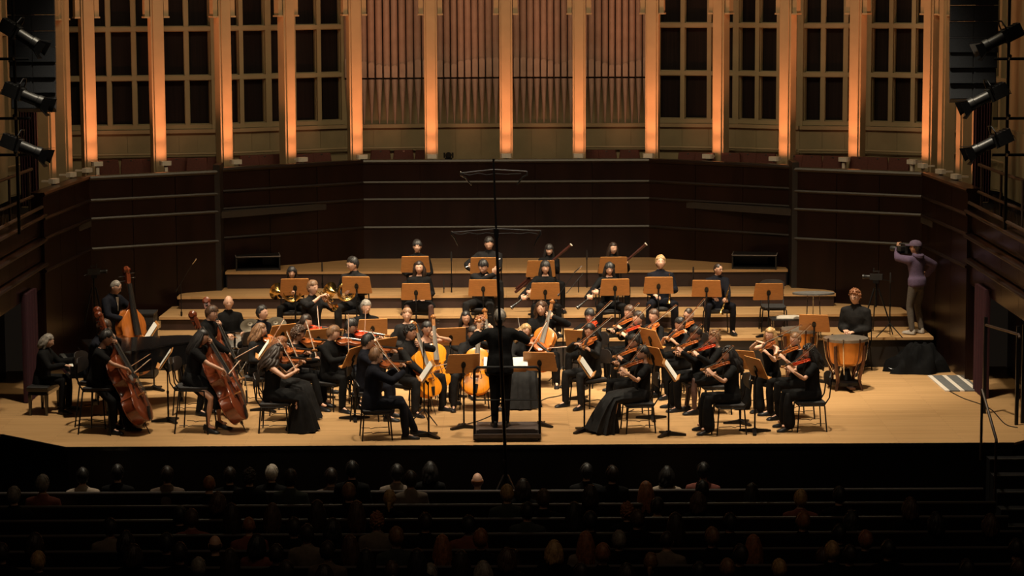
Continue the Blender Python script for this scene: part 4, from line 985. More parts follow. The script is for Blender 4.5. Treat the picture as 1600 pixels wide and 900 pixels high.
def musician(x, y, z0, pose, phi, sex, hair, skin, outfit, inst, sh, lab, chair='chair', **o):
    hs, hc = hair.split(':'); tp, sl, bt = OUTF[outfit]
    if z0 in (R1, R2) and pose == 'sit': o.setdefault('legf', (-.10, -.08)); o.setdefault('splay', .15)
    sp = dict(pose=pose, sex=sex, hair=None if hs == 'none' else hs, hc=hc, skin=skin, top=tp, sleeve=sl, bottom=bt)
    if inst in ('violin', 'viola'): sp.update(hyaw=24, hp=14, hr=-8, lean=5, twist=o.pop('tw', 0))
    if inst == 'cello': sp.update(splay=.25, hp=14, lean=3)
    if inst == 'bass': sp.update(hp=16, lean=14)
    sp['rnd'] = (len(PEOPLE) * .37) % 3
    for k in ('lean', 'side', 'hyaw', 'hp', 'hr', 's', 'cl', 'bl', 'splay', 'legf', 'heel', 'hem', 'tights', 'glasses', 'beard', 'twist'):
        if k in o: sp[k] = o.pop(k)
    J = pose_joints(sp); H = J['Hc']
    th = math.pi + rad(phi); Rz = Matrix.Rotation(th, 3, 'Z')
    hw = atz(x, y, z0 + H.z); h = Rz @ V((H.x, H.y, 0))
    M0 = Matrix.Translation((hw.x - h.x, hw.y - h.y, z0)) @ Rz.to_4x4()
    ry = hw.y - h.y; want = o.pop('Y', None)
    if want is None and z0 == R1: want = min(max(ry, 7.62), 7.92)
    if want is None and z0 == R2: want = min(max(ry, 8.84), 9.0)
    if want is not None and abs(want - ry) > .01:
        s0 = sp.get('s', .96 if sex == 'f' else 1.0); base = .545 if pose == 'sit' else 0.
        for _ in range(2):
            need = aty(x, y, want + h.y).z - z0
            sp['s'] = min(1.12, max(.86, (need - base) * sp.get('s', s0) / (H.z - base)))
            J = pose_joints(sp); H = J['Hc']; h = Rz @ V((H.x, H.y, 0))
        hw = aty(x, y, want + h.y)
        M0 = Matrix.Translation((hw.x - h.x, hw.y - h.y, z0)) @ Rz.to_4x4()
    LT, RT, out = hold(inst, J, sp, o)
    solve_arms(J, sp, LT, RT, sh)
    sp['J'] = J
    r = build_person('person', lab, M0, sp)
    PEOPLE[sh] = (M0, J)
    if z0 > .2: print('RISER', sh, round(sp.get('s', 1), 2), round(M0[0][3], 2), round(M0[1][3], 2))
    for T, nm, l0, cat, ML, grp in out:
        verb = 'held by the ' if nm != 'bow' else 'in the hand of the '
        place(T, nm, l0 + ' ' + verb + sh, cat, M0 @ ML, grp)
    if chair and pose != 'stand':
        T = T_CHAIR if pose == 'sit' else T_STOOL
        place(T, 'chair' if pose == 'sit' else 'bass_stool', ('black metal chair under the ' if pose == 'sit' else 'tall black stool under the ') + sh, 'chair' if pose == 'sit' else 'stool', M0, 'orchestra chairs')
    return r
R1, R2 = ZR[1], ZR[2]
m_ = musician
# --- left side of the stage
m_(75, 533, 0, 'sit', 83, 'm', 'mid:g', 'f', 'jacket', None, 'grey-haired pianist', 'pianist with grey shoulder-length hair in a black jacket at the far left', Y=2.95, chair=None, L=(V((-.25, .50, .78)), (0, 1, -.15), (0, 0, -1), .45, None), R=(V((.18, .48, .77)), (0, 1, -.15), (0, 0, -1), .45, None), hp=16, lean=8)
m_(166, 529, 0, 'perch', 78, 'm', 'short:k', 't', 'tee', 'bass', 'front-left bassist', 'bass player with black hair and bare forearms, nearest the left stage edge', s=.97, legf=(.05, -.1))
m_(163, 511, 0, 'perch', 72, 'm', 'short:b', 'f', 'shirt', 'bass', 'bespectacled bassist', 'bass player with short brown hair and glasses behind the front-left bassist', Y=1.8, glasses=True, cl='n', s=1.02)
m_(181, 449, 0, 'stand', 62, 'm', 'crew:g', 'f', 'jacket', 'bass', 'standing bassist', 'grey-blond man in a navy suit standing with an amber bass behind the piano', glasses=True, cl='n', vm=1, pizz=True, bp=.72, lp=1.05, tip=(.04, .64, 0), ba=(-.03, -.16, 1), bn=(.3, 1, .2), s=1.02, R=(V((.10, .50, 1.14)), (-.6, .6, .3), (-.3, -1, 0), .9, (.9, -.3, -.6)), L=(V((-.05, .48, 1.24)), (.7, .5, .2), (0, -1, 0), .9, (-.9, .1, -.6)))
m_(357, 473, 0, 'sit', 25, 'm', 'bald:d', 'f', 'shirt', None, 'bald drummer', 'bald percussionist in a black shirt sitting behind the white drum', Y=6.65, hp=2, hyaw=-12, L=(V((-.16, .40, .74)), (.2, 1, -.2), (0, 0, -1), .6, None), R=(V((.10, .42, .72)), (-.1, 1, -.2), (0, 0, -1), .6, None))
m_(316, 527, 0, 'perch', 82, 'f', 'long:k', 'm', 'skirtS', 'bass', 'long-haired bassist', 'woman with long black hair and bare legs in heels playing bass', heel=True, hr=-4, s=.98, legf=(-.02, -.12), bs=.4)
m_(331, 490, 0, 'stand', 66, 'm', 'short:b', 'f', 'jacket', 'bass', 'suited bassist', 'young brown-haired man in a dark suit playing bass behind the long-haired woman', s=1.0, tip=(.0, .74, 0), ba=(-.14, -.52, 1), lp=1.2, lean=14, bn=(-.5, 1, .3))
m_(410, 489, 0, 'sit', 60, 'm', 'short:k', 'f', 'shirt', None, 'dark-haired brass player', 'dark-haired man in black looking right, seated between the cymbals', hp=-4, cl='n')
m_(407, 516, 0, 'sit', 62, 'f', 'wavy:l', 'f', 'blouse', 'violin', 'wavy-haired violinist', 'woman with wavy dark-blond hair in a loose black blouse, beside the basses', va=20, ve=-18, bt=.05, bs=.3, cl='c', R=(V((.10, .34, .74)), (-.6, .7, .1), (0, 0, -1), .5, None))
m_(439, 537, 0, 'sit', 80, 'f', 'wavy:r', 'f', 'gownL', 'violin', 'red-haired violinist', 'violinist with copper hair and a long pleated skirt beside the sleeveless woman', hp=26, bs=.55, vm=0, sleeve='short')
m_(432, 551, 0, 'sit', 88, 'f', 'curlylong:d', 'm', 'gownN', 'violin', 'sleeveless front violinist', 'violinist with long dark curls in a sleeveless black gown, front left', hp=22, bs=.5, vm=1, s=.98)
m_(466, 522, 0, 'sit', 72, 'f', 'afro:b', 'm', 'blouse', 'violin', 'big-haired violinist', 'violinist with a cloud of brown curls, black trousers and low pumps', va=46, heel=True, vm=0, bt=.9, bs=.6, legf=(.05, .12))
m_(478, 503, 0, 'sit', 66, 'f', 'tied:d', 'f', 'shirt', 'violin', 'half-hidden violinist', 'dark-haired violinist mostly hidden behind the big-haired woman', vm=2, bt=.6)
m_(521, 521, 0, 'sit', 55, 'm', 'short:l', 'f', 'shirt', 'viola', 'fair young violist', 'young man with cropped light-brown hair and dark trousers holding a viola', va=40, bt=1.1, bs=.5, vm=1, hp=20)
m_(549, 510, 0, 'sit', 48, 'm', 'bangs:k', 'm', 'shirt', 'violin', 'fringe-haired violinist', 'violinist with a black fringe, dark shirt and an orange red violin', va=42, vm=2, bt=1.0, bs=.55, hp=18, cl='n')
m_(572, 480, 0, 'sit', 20, 'm', 'short:g', 'f', 'shirt', None, 'grey-haired back violinist', 'grey-haired man in black sitting behind a wooden stand below the horns', hp=14)
m_(575, 534, 0, 'sit', 84, 'm', 'short:k', 'm', 'shirt', 'violin', 'dark-shirted violist', 'dark-haired man in a black shirt just behind the suited front violist', glasses=True, vm=1, hp=18, cl='n', bt=.2)
m_(588, 556, 0, 'sit', 98, 'm', 'short:l', 'f', 'jacket', 'viola', 'suited front violist', 'fair-haired man in a black suit seen from behind, at the stage front', vm=1, hp=10, legf=(.22, .06), cl='n', bt=.25, s=1.03)
m_(641, 520, 0, 'sit', 52, 'm', 'curly:k', 't', 'shirt', 'cello', 'curly-haired cellist', 'cellist with black curls and a black shirt, left of the conductor', hp=8, cl='c', s=1.05)
m_(636, 492, 0, 'sit', 22, 'f', 'bun:l', 'f', 'blouse', None, 'red-bun cellist', 'woman with a light-brown bun and sheer sleeves resting hand on chin', cl='c', L=(V((-.05, .16, 1.03)), (.3, .0, 1), (0, -1, 0), .9, (-.6, .3, -1)), hp=8, hyaw=-20)
m_(667, 514, 0, 'sit', 24, 'f', 'tied:k', 'm', 'tank', 'cello', 'bare-armed cellist', 'bare-armed dark-haired woman playing cello behind the curly-haired man', hp=12, lp=1.15)
m_(728, 497, 0, 'sit', 5, 'f', 'long:k', 'm', 'blouse', None, 'black-haired back player', 'woman with long black hair, only head and shoulders showing above a stand', hp=8)
m_(750, 504, 0, 'sit', 28, 'f', 'curly:r', 'f', 'shirt', 'cello', 'red-curled cellist', 'cellist with gathered red curls leaning her head, beside the conductor', hr=-14, hp=14, vm=1, L=(V((-.13, .20, 1.10)), (.4, .0, .9), (0, -1, 0), .9, (-.7, .3, -1)))
m_(738, 521, 0, 'sit', 8, 'f', 'short:d', 'm', 'shirt', 'cello', 'front cellist', 'cellist with dark swept-back hair directly left of the conductor', hp=22, splay=.27, cl='c')
m_(781, 496, .17, 'stand', 180, 'm', 'short:g', 'f', 'jacket', None, 'conductor', 'conductor with grey hair in black, back turned, on the podium', Y=.52, splay=.06, L=(V((-.34, .34, 1.38)), (-.1, .9, .3), (.3, 0, -1), .4, (-.9, -.1, -.6)), R=(V((.30, .42, 1.36)), (.0, .9, .2), (0, 0, -1), .7, (.9, -.1, -.6)), hp=2, s=1.02, lean=3)
m_(821, 517, 0, 'sit', -6, 'f', 'wavy:y', 'f', 'gownL', 'viola', 'blond-curled violist', 'violist with blond curls and a long pleated black skirt, right of the podium', va=48, ve=-22, vm=0, hr=-16, hp=16, bt=.9, bs=.55, cl='c')
m_(846, 482, .0, 'sit', -12, 'm', 'wavy:b', 'f', 'shirt', 'cello', 'long-haired cellist', 'male cellist with shoulder-length brown hair behind the blond violist', vm=1, hp=12, lp=1.25, ca=(-.20, -.42, 1.1), ty=.60, s=1.08)
m_(921, 493, 0, 'sit', -38, 'f', 'bangs:k', 'f', 'blouse', 'violin', 'black-fringed violinist', 'woman with a black fringe and a bright orange red violin, back row', vm=2, bt=.55, bs=.35, hp=12)
m_(921, 517, 0, 'sit', -48, 'm', 'wavy:k', 'm', 'shirt', 'viola', 'floppy-haired violist', 'young man with floppy black hair, dark trousers and a viola facing left', bt=.45, bs=.3, vm=0, hp=18, cl='c', hair_len=1)
m_(997, 498, 0, 'sit', -74, 'm', 'short:d', 'f', 'jacket', 'violin', 'side-turned violinist', 'brown-haired man in profile with an orange red violin, back right', vm=2, bt=.5, bs=.3, hp=6)
m_(983, 488, 0, 'sit', -66, 'f', 'short:b', 'f', 'shirt', 'violin', 'hidden back violinist', 'brown-haired player almost hidden behind the side-turned violinist', vm=0, bt=.5)
m_(1021, 494, 0, 'sit', -52, 'f', 'tied:b', 'f', 'shirt', 'violin', 'tied-back violinist', 'woman with brown hair tied back, violin low, left of the glasses wearer', vm=0, bt=.35, bs=.25, ve=-20, hp=10)
m_(1062, 507, 0, 'sit', -62, 'f', 'tied:k', 'm', 'tee', 'violin', 'short-sleeved violinist', 'dark-haired woman in short sleeves raising her bow high, right of centre', vm=0, bt=.6, bs=.3, hp=18)
m_(1076, 492, 0, 'sit', -56, 'm', 'crew:d', 'f', 'shirt', 'violin', 'glasses-wearing back violinist', 'man with glasses and cropped dark hair at the back of the right violins', glasses=True, vm=0, bt=.75, bs=.35)
m_(1087, 522, 0, 'sit', -80, 'm', 'short:k', 't', 'shirt', 'violin', 'bowed-head violinist', 'dark-haired violinist with bowed head left of the curly blond woman', vm=0, bt=.55, hp=24)
m_(990, 534, 0, 'sit', -72, 'f', 'bun:k', 't', 'blouse', 'violin', 'bun-haired violinist', 'violinist with a black bun half hidden behind the pleated-gown woman', vm=0, bt=.75, bs=.5, hp=18)
m_(1004, 552, 0, 'sit', -82, 'f', 'tied:k', 'm', 'gownS', 'violin', 'pleated-gown violinist', 'violinist in a sweeping pleated black gown, front row right of the podium', vm=1, bt=.6, bs=.5, hp=16, hem=.01, lean=-3, legf=(.12, .16))
m_(1116, 528, 0, 'sit', -84, 'f', 'curly:l', 'f', 'skirtL', 'violin', 'curly blond violinist', 'violinist with tight dark-blond curls, knee skirt, dark tights and trainers', vm=2, bt=.35, bs=.45, hp=14, legf=(.02, .08), tights=True)
m_(1138, 554, 0, 'sit', -84, 'f', 'curlylong:k', 'm', 'blouseS', 'violin', 'black-curled violinist', 'violinist with long black curls and heeled boots in the front row right', vm=1, bt=.45, bs=.5, hp=14, heel=True)
m_(1203, 523, 0, 'sit', -58, 'f', 'long:y', 'f', 'tank', 'violin', 'blond sleeveless violinist', 'violinist with long straight blond hair and bare arms, right', vm=1, bt=.12, bs=.15, hp=10)
m_(1243, 531, 0, 'sit', -76, 'm', 'crew:l', 'f', 'tee', 'violin', 'short-haired right violinist', 'player with pulled-back sandy hair behind the rightmost front violinist', vm=0, bt=.5, bs=.25, hp=16)
m_(1264, 550, 0, 'sit', -86, 'f', 'curlylong:k', 'm', 'blouseS', 'violin', 'rightmost front violinist', 'violinist with long dark hair, wide trousers and heels, rightmost in front', vm=2, bt=.35, bs=.5, hp=14, heel=True)
m_(1336, 462, 0, 'sit', -28, 'm', 'curly:r', 'f', 'jacket', None, 'timpanist', 'timpanist with ginger curls, glasses and black suit, waiting with folded hands', Y=6.68, glasses=True, hp=10, s=1.10, cl='c', L=(V((-.02, .34, .70)), (.6, .7, -.1), (0, -.1, -1), .6, None), R=(V((.05, .35, .72)), (-.6, .7, -.1), (0, -.1, -1), .6, None))
# --- trumpeter standing in front of the risers
m_(489, 450, 0, 'stand', 42, 'm', 'short:l', 'f', 'half', 'trumpet', 'trumpet soloist', 'bearded man standing and playing a trumpet towards the right', beard=True, play=True, hp=0, s=1.02, cl='c', wa=(.0, .95, -.35))
# --- first riser, left to right
m_(456, 426, R1, 'sit', 4, 'f', 'bob:k', 'f', 'shirt', 'horn', 'bob-haired horn player', 'woman with a black bob behind a stand with a horn in her lap', hp=6, at=(.0, .34, .74), hz=0)
m_(551, 413, R1, 'sit', -8, 'm', 'short:k', 'f', 'shirt', 'horn', 'broad horn player', 'dark-haired man with glasses looking left, horn bell on his knee', glasses=True, hyaw=-48, hp=14, cl='c', s=1.06, at=(.08, .38, .74))
m_(655, 418, R1, 'sit', 0, 'f', 'wavy:d', 'f', 'skirtL', None, 'wavy-haired wind player', 'woman with long brown hair and dark tights, hands folded in her lap', hp=6, tights=True)
m_(755, 417, R1, 'sit', -14, 'm', 'short:k', 'f', 'shirt', 'flute', 'bowing flautist', 'flautist with black hair leaning down to his left behind a stand', lean=20, hp=22, side=-4, cl='c', wa=(-.8, .25, .55), at=(.0, .34, .92))
m_(852, 418, R1, 'sit', 2, 'f', 'longbangs:k', 'f', 'blouse', 'clarinet', 'patterned-top clarinettist', 'clarinettist with long black hair and fringe in a patterned top', wa=(.70, .28, -.52), at=(.10, .22, .90), hp=6)
m_(952, 420, R1, 'sit', 6, 'f', 'longbangs:k', 'f', 'blouse', 'clarinet', 'straight-haired clarinettist', 'clarinettist with long straight black hair, under the right bassoonist', wa=(.70, .28, -.52), at=(.10, .22, .90), hp=12)
m_(1032, 410, R1, 'sit', 2, 'm', 'short:y', 'f', 'shirt', 'trumpet', 'blond trumpeter', 'blond bearded man looking up, trumpet upright on his lap', beard=True, at=(-.13, .34, 1.02), wa=(0, .1, -1), wn=(0, 1, 0), hp=-8, cl='n', s=1.02)
m_(1122, 421, R1, 'sit', 6, 'm', 'crew:d', 'f', 'jacket', 'trumpet', 'glasses-wearing trumpeter', 'man with glasses looking left, trumpet hanging between his knees', glasses=True, hyaw=34, at=(-.14, .40, .86), wa=(.30, .08, -.95), wn=(0, 1, 0), hp=2, cl='n')
# --- second riser
m_(652, 385, R2, 'sit', 0, 'm', 'bangs:k', 'f', 'shirt', None, 'fringed back-row player', 'player with a straight black fringe, leftmost on the highest occupied riser', hp=2)
m_(764, 381, R2, 'sit', -4, 'm', 'short:k', 'f', 'jacket', 'flute', 'back-row flautist', 'short black-haired man looking down over his flute behind the microphone mast', cl='c', hp=18, at=(-.10, .26, .93), wa=(.9, .2, -.2))
m_(858, 391, R2, 'sit', 4, 'f', 'longbangs:k', 'f', 'shirt', 'bassoon', 'dark-haired bassoonist', 'bassoonist with long black hair and a fringe in the back row', hp=10, at=(.28, .22, .66))
m_(958, 388, R2, 'sit', 8, 'f', 'long:d', 'f', 'shirt', 'bassoon', 'brown-haired bassoonist', 'bassoonist with brown hair tied up, right end of the back row', hp=6, hyaw=12, at=(.10, .22, .66))
# --- camera operator on the right of the first riser
m_(1430, 387, R1, 'stand', -140, 'm', 'short:d', 'm', 'hoodie', None, 'camera operator', 'camera operator in purple hoodie and cap standing on the riser at right', Y=7.42, cl='v', bl='g', hyaw=25, hp=-2, L=(V((-.02, .44, 1.52)), (.3, .3, .9), (.8, -.3, 0), .8, (-.9, .1, -.7)), R=(V((.34, .16, 1.00)), (-.3, .9, .0), (-1, 0, 0), .7, (.9, -.6, .1)), s=1.05)
# ============================================================ CAMERA MAN'S CAP AND CAMERA
M0, J = PEOPLE['camera operator']
op = [o for o in COL.objects if o.get('label', '').startswith('camera operator')][0]
mb = MB(); T = lambda p: J['Hc'] + J['HR'] @ V(p)
R_ = []
for z, k in ((.035, 1.10), (.07, 1.10), (.10, .95), (.125, .62), (.135, .15)): R_.append([T((HX * 1.12 * k * math.cos(a) , HY * 1.10 * k * math.sin(a) - .004, z)) for a in np.linspace(0, 2 * math.pi, 17)[:-1]])
mb.loft(R_); mb.loft([[T((x * w, y, z)) for x, z in ((-.07, .034), (.07, .034), (.07, .044), (-.07, .044))] for y, w in ((.07, 1), (.12, 1), (.175, .6))]); part('cap', mb, mat('purple_cap', (.12, .085, .14), .9, 0, .2), op)
mb = MB(); mb.tube([J['nb'] + J['ax'] * .09 * math.cos(a) - J['ay'] * (.035 + .06 * math.sin(a)) + J['u'] * (.0 - .03 * math.sin(a)) for a in np.linspace(-.3, 3.44, 9)], [.03, .035, .04, .045, .05, .045, .04, .035, .03], 8, rnd=True); part('hood', mb, CLOTH['v'], op)
for o in list(op.children):
    if o.name.startswith('shoe'): o.data.materials[0] = mat('white_trainer', (.42, .38, .34), .7); o['label'] = 'pale trainer'
vc = thing('video_camera', 'shoulder video camera held by the operator in the purple hoodie', 'camera', M0 @ M4(J['Hc'] + V((-.02, .22, -.05)), Matrix.Identity(3)))
mb = MB(); mb.box((0, .02, 0), (.10, .26, .12)); mb.box((0, .02, .09), (.02, .16, .015)); mb.box((0, -.05, .075), (.015, .015, .03)); mb.box((0, .09, .075), (.015, .015, .03)); part('camera_body', mb, m_bplas, vc, 0)
mb = MB(); mb.lathe([(.04, .14), (.042, .20), (.048, .21), (.05, .30), (.042, .295)], 14, Matrix.Rotation(-math.pi / 2, 4, 'X')); part('lens', mb, m_bplas, vc)
mb = MB(); mb.box((-.11, .0, .02), (.10, .10, .07)); part('viewfinder', mb, m_bplas, vc, 0)
M0, J = PEOPLE['standing bassist']
sb_ = [o for o in COL.objects if o.get('label', '').startswith('grey-blond man')][0]
mb = MB(); q = [J['P'] + J['u'] * h + J['ay'] * (d + .028) + J['ax'] * x for h, d, x in ((.52, .055, -.035), (.52, .055, .035), (.30, .125, .0))]; mb.loft([q, [p + J['ay'] * .012 for p in q]]); o = part('shirt_front', mb, m_white, sb_, 0); o['label'] = 'white shirt showing in the jacket opening'
# ============================================================ PODIUM, RAIL, SCORE DESK
pod = thing('podium', 'low dark conductor podium in the middle of the stage front', 'podium', V((.02, .62, 0)))
mb = MB(); mb.box((0, 0, .09), (.98, .80, .06)); mb.box((0, 0, .146), (.90, .70, .05)); part('platform', mb, mat('dark_podium', (.05, .036, .032), .55, 0, .2), pod, 0)
mb = MB(); mb.box((0, 0, .035), (.90, .70, .05)); part('base', mb, m_black, pod, 0)
mb = MB(); mb.box((0, -.33, .175), (.82, .03, .012)); part('anti_slip_strip', mb, m_bplas, pod, 0)
for x in (-1, 1):
    mb = MB(); mb.tube([(x * .475, -.36, .03), (x * .475, -.36, 1.02)], .02, 8); part('rail_post', mb, m_black, pod)
mb = MB(); mb.tube([(-.475, -.36, 1.0), (-.47, -.36, 1.06), (-.43, -.36, 1.10), (.43, -.36, 1.10), (.47, -.36, 1.06), (.475, -.36, 1.0)], .02, 8); part('top_rail', mb, m_black, pod)
mb = MB(); mb.tube([(-.475, -.36, .62), (.475, -.36, .62)], .012, 8); part('middle_rail', mb, m_black, pod)
sd_ = thing('score_desk', 'wide wooden conductor desk with an open white score', 'music stand', V((.0, 1.55, 0)))
R = Matrix.Rotation(rad(-58), 3, 'X') ; R = Matrix.Rotation(rad(-14), 3, 'X')
R = Matrix.Rotation(rad(16), 3, 'X')
mb = MB(); mb.loft([[V((0, 0, .93)) + R @ V((x, y, z)) for x, y in ((-.30, -.22), (.30, -.22), (.36, .22), (-.36, .22))] for z in (-.012, .012)]); mb.box(V((0, 0, .93)) + R @ V((0, -.22, .02)), (.62, .015, .05), R); part('desk', mb, m_desk, sd_, 0)
for s in (-1, 1):
    mb = MB(); q = [V((0, 0, .93)) + R @ V(p) for p in ((s * .0, -.17, .02), (s * .33, -.17, .035), (s * .33, .19, .035), (0, .19, .02))]; mb.loft([q, [p + Z * .012 for p in q]]); part('score_page', mb, m_paper, sd_, 0)
mb = MB(); mb.tube([(0, 0, .92), (0, 0, .03)], .018, 8); part('post', mb, m_black, sd_)
for a in (30, 150, 270):
    mb = MB(); mb.tube([(0, 0, .05), (.3 * math.cos(rad(a)), .3 * math.sin(rad(a)), .02)], [.02, .014], 6); part('leg', mb, m_black, sd_)
mb = MB(); b = thing('baton', 'thin white baton in the right hand of the conductor', 'baton', PEOPLE['conductor'][0] @ M4(V((.30, .42, 1.36)), frame((-.1, .85, .5), (0, 0, 1)))); mb.tube([(0, -.04, 0), (0, .34, 0)], [.003, .0015], 5); part('shaft', mb, m_white, b); mb = MB(); mb.ell((0, -.05, 0), (.010, .025, .010), None, 8, 6); part('grip', mb, m_maple, b)
# ============================================================ MUSIC STANDS
STANDS = [(649, 412, R2, 0, 0, 'highest row, in front of the fringed player'), (757, 415, R2, -2, 0, 'highest row, in front of the back-row flautist'), (845, 420, R2, 3, 0, 'highest row, in front of the dark-haired bassoonist'), (958, 414, R2, 4, 0, 'highest row, in front of the brown-haired bassoonist'),
    (461, 449, R1, 4, 0, 'first riser, hiding the bob-haired horn player'), (557, 444, R1, -6, 0, 'first riser, in front of the broad horn player'), (650, 456, R1, 0, 0, 'first riser, in front of the wavy-haired woman'), (755, 450, R1, -3, 0, 'first riser, in front of the bowing flautist'), (852, 454, R1, 3, 0, 'first riser, in front of the patterned-top clarinettist'), (961, 448, R1, 4, 0, 'first riser, in front of the straight-haired clarinettist'), (1029, 447, R1, 0, 0, 'first riser, in front of the blond trumpeter'), (1104, 451, R1, -8, 0, 'first riser, beside the glasses-wearing trumpeter'), (1201, 457, R1, 3, 0, 'first riser, before the empty chair'),
    (1272, 505, 0, -14, 0, 'floor, left of the timpanist'), (582, 512, 0, 16, 0, 'floor, before the grey-haired back violinist'), (704, 526, 0, 14, 0, 'floor, behind the left front cello stand'), (497, 528, 0, 32, 0, 'floor, behind the big-haired violinist'), (441, 521, 0, 40, 0, 'floor, right of the wavy-haired violinist'),
    (724, 568, 0, 14, 0, 'floor, left of the podium rail'), (843, 565, 0, -14, 0, 'floor, right of the podium'), (600, 543, 0, 48, 0, 'floor, behind the suited front violist'), (552, 557, 0, 66, 0, 'floor, left of the dark-shirted violist'),
    (1016, 528, 0, -58, 0, 'floor, right of the side-turned violinist'), (1020, 556, 0, -56, 0, 'floor, right of the pleated-gown violinist'), (905, 530, 0, -30, 0, 'floor, behind the floppy-haired violist'), (1158, 562, 0, -30, 0, 'floor, right of the black-curled violinist'), (1181, 574, 0, -66, 0, 'floor, left of the rightmost front violinist'),
    (260, 560, 0, 95, 1, 'floor at left, white music edge-on, by the front basses'), (414, 545, 0, 95, 1, 'floor, white music edge-on, by the sleeveless violinist'), (668, 580, 0, 97, 1, 'floor, white music edge-on, left of the podium'), (914, 573, 0, -96, 1, 'floor, white music edge-on, by the floppy-haired violist'), (1046, 578, 0, -96, 1, 'floor, white music edge-on, by the black-curled violinist'), (238, 517, 0.0, 104, 1, 'floor behind the piano, by the standing bassist')]
SCACHE = {}
for x, y, z0, phi, pp, l in STANDS:
    hz = .98; p = atz(x, y, z0 + hz)
    if z0: p = aty(x, y, 7.22 if z0 == R1 else 8.46); hz = round((p.z - z0) / .03) * .03; TL = SCACHE.setdefault(hz, None) or SCACHE.__setitem__(hz, stand_template(False, hz)) or SCACHE[hz]
    place(T_STANDP if pp else (TL if z0 else T_STAND), 'music_stand', 'wooden music stand on the ' + l, 'music stand', Mloc((p.x, p.y, z0), rad(phi)), 'wooden music stands')
# empty chair on the riser
p = atz(1208, 476, R1 + .45); place(T_CHAIR, 'chair', 'empty black chair on the first riser at right', 'chair', Mloc((p.x, p.y, R1), math.pi), 'orchestra chairs')
p = atz(290, 601, .45); place(T_CHAIR, 'chair', 'empty black chair behind the long-haired bassist', 'chair', Mloc((p.x, p.y, 0), rad(-95)), 'orchestra chairs')
# ============================================================ PIANO AND BENCH
kp = atz(110, 580, .74)
pi_ = thing('grand_piano', 'black grand piano at the left edge, keyboard towards the pianist', 'piano', Mloc((kp.x + .06, 3.1, 0), rad(17)))
m_pia = mat('black_lacquer', (.008, .008, .009), .12, 0, .1, coat=.6)
ol = [(.10, -.74), (.10, .74), (2.2, .74), (2.45, .68), (2.60, .48), (2.60, .22), (2.45, .02), (2.1, -.12), (1.7, -.26), (1.35, -.50), (1.0, -.70), (.7, -.74)]
ol = [(x * .72 + .03, y) for x, y in ol]
mb = MB(); mb.prism(ol, .66, .98); part('case', mb, m_pia, pi_, 30)
mb = MB(); mb.prism([((x - .95) * 1.012 + .95, y * 1.015) for x, y in ol if True], .985, 1.012); part('lid', mb, m_pia, pi_, 30)
mb = MB(); mb.box((-.08, 0, .665), (.44, 1.48, .07)); mb.box((-.08, .71, .74), (.40, .06, .14)); mb.box((-.08, -.71, .74), (.40, .06, .14)); part('key_bed', mb, m_pia, pi_, 0)
mb = MB()
for k in range(52): mb.box((-.13, -.665 + k * .02608, .72), (.15, .0245, .03))
o = part('white_keys', mb, m_paper, pi_, 0); o['kind'] = 'stuff'
mb = MB()
for k in range(51):
    if k % 7 in (0, 1, 3, 4, 5): mb.box((-.10, -.652 + k * .02608, .742), (.095, .012, .018))
o = part('black_keys', mb, m_ebony, pi_, 0); o['kind'] = 'stuff'
mb = MB(); mb.box((.02, 0, .80), (.02, 1.36, .20)); part('fallboard', mb, m_pia, pi_, 0)
mb = MB(); mb.loft([[V((.22 + q, y, 1.012)), V((.22 + q, y, 1.02)), V((.36 + q, y * .94, 1.26)), V((.35 + q, y * .94, 1.26))] for q, y in ((0, -.36), (0, .36))]); part('music_desk', mb, m_pia, pi_, 0)
mb = MB(); mb.loft([[V((.215, y, 1.03)), V((.222, y, 1.03)), V((.335, y, 1.25)), V((.325, y, 1.25))] for y in (-.24, .22)]); part('sheet_music', mb, m_paper, pi_, 0)
for x, y in ((.3, -.6), (.3, .6), (1.6, .3)):
    mb = MB(); mb.lathe([(.05, .66), (.06, .5), (.04, .2), (.035, .08), (.02, .07), (.03, .03), (.03, .0)], 10, Matrix.Translation((x, y, 0))); part('leg', mb, m_pia, pi_)
mb = MB(); mb.tube([(.25, -.08, .66), (.2, -.05, .12)], .015, 6); mb.tube([(.25, .08, .66), (.2, .05, .12)], .015, 6); mb.box((.18, 0, .12), (.10, .24, .06)); part('pedal_lyre', mb, m_pia, pi_, 0)
for k in (-1, 0, 1):
    mb = MB(); mb.box((.08, k * .06, .07), (.14, .025, .012)); part('pedal', mb, m_brass, pi_, 0)
Mp, _ = PEOPLE['grey-haired pianist']
pb = thing('piano_bench', 'padded black bench under the grey-haired pianist', 'bench', Mp)
mb = MB(); mb.loft([[V((x * s, y * s + .03, z)) for x, y in ((-.36, -.17), (.36, -.17), (.36, .17), (-.36, .17))] for z, s in ((.38, .98), (.40, 1), (.445, 1), (.46, .93))]); part('seat', mb, mat('bench_leather', (.015, .014, .014), .4, 0, .2), pb, 30)
mb = MB(); mb.box((0, .03, .35), (.66, .30, .06)); part('apron', mb, m_pia, pb, 0)
for x in (-1, 1):
    for y in (-1, 1):
        mb = MB(); mb.loft([[V((x * .31 + a * w, y * .13 + .03 + b_ * w, z)) for a, b_ in ((-1, -1), (1, -1), (1, 1), (-1, 1))] for z, w in ((0, .018), (.34, .026))]); part('leg', mb, m_pia, pb, 0)
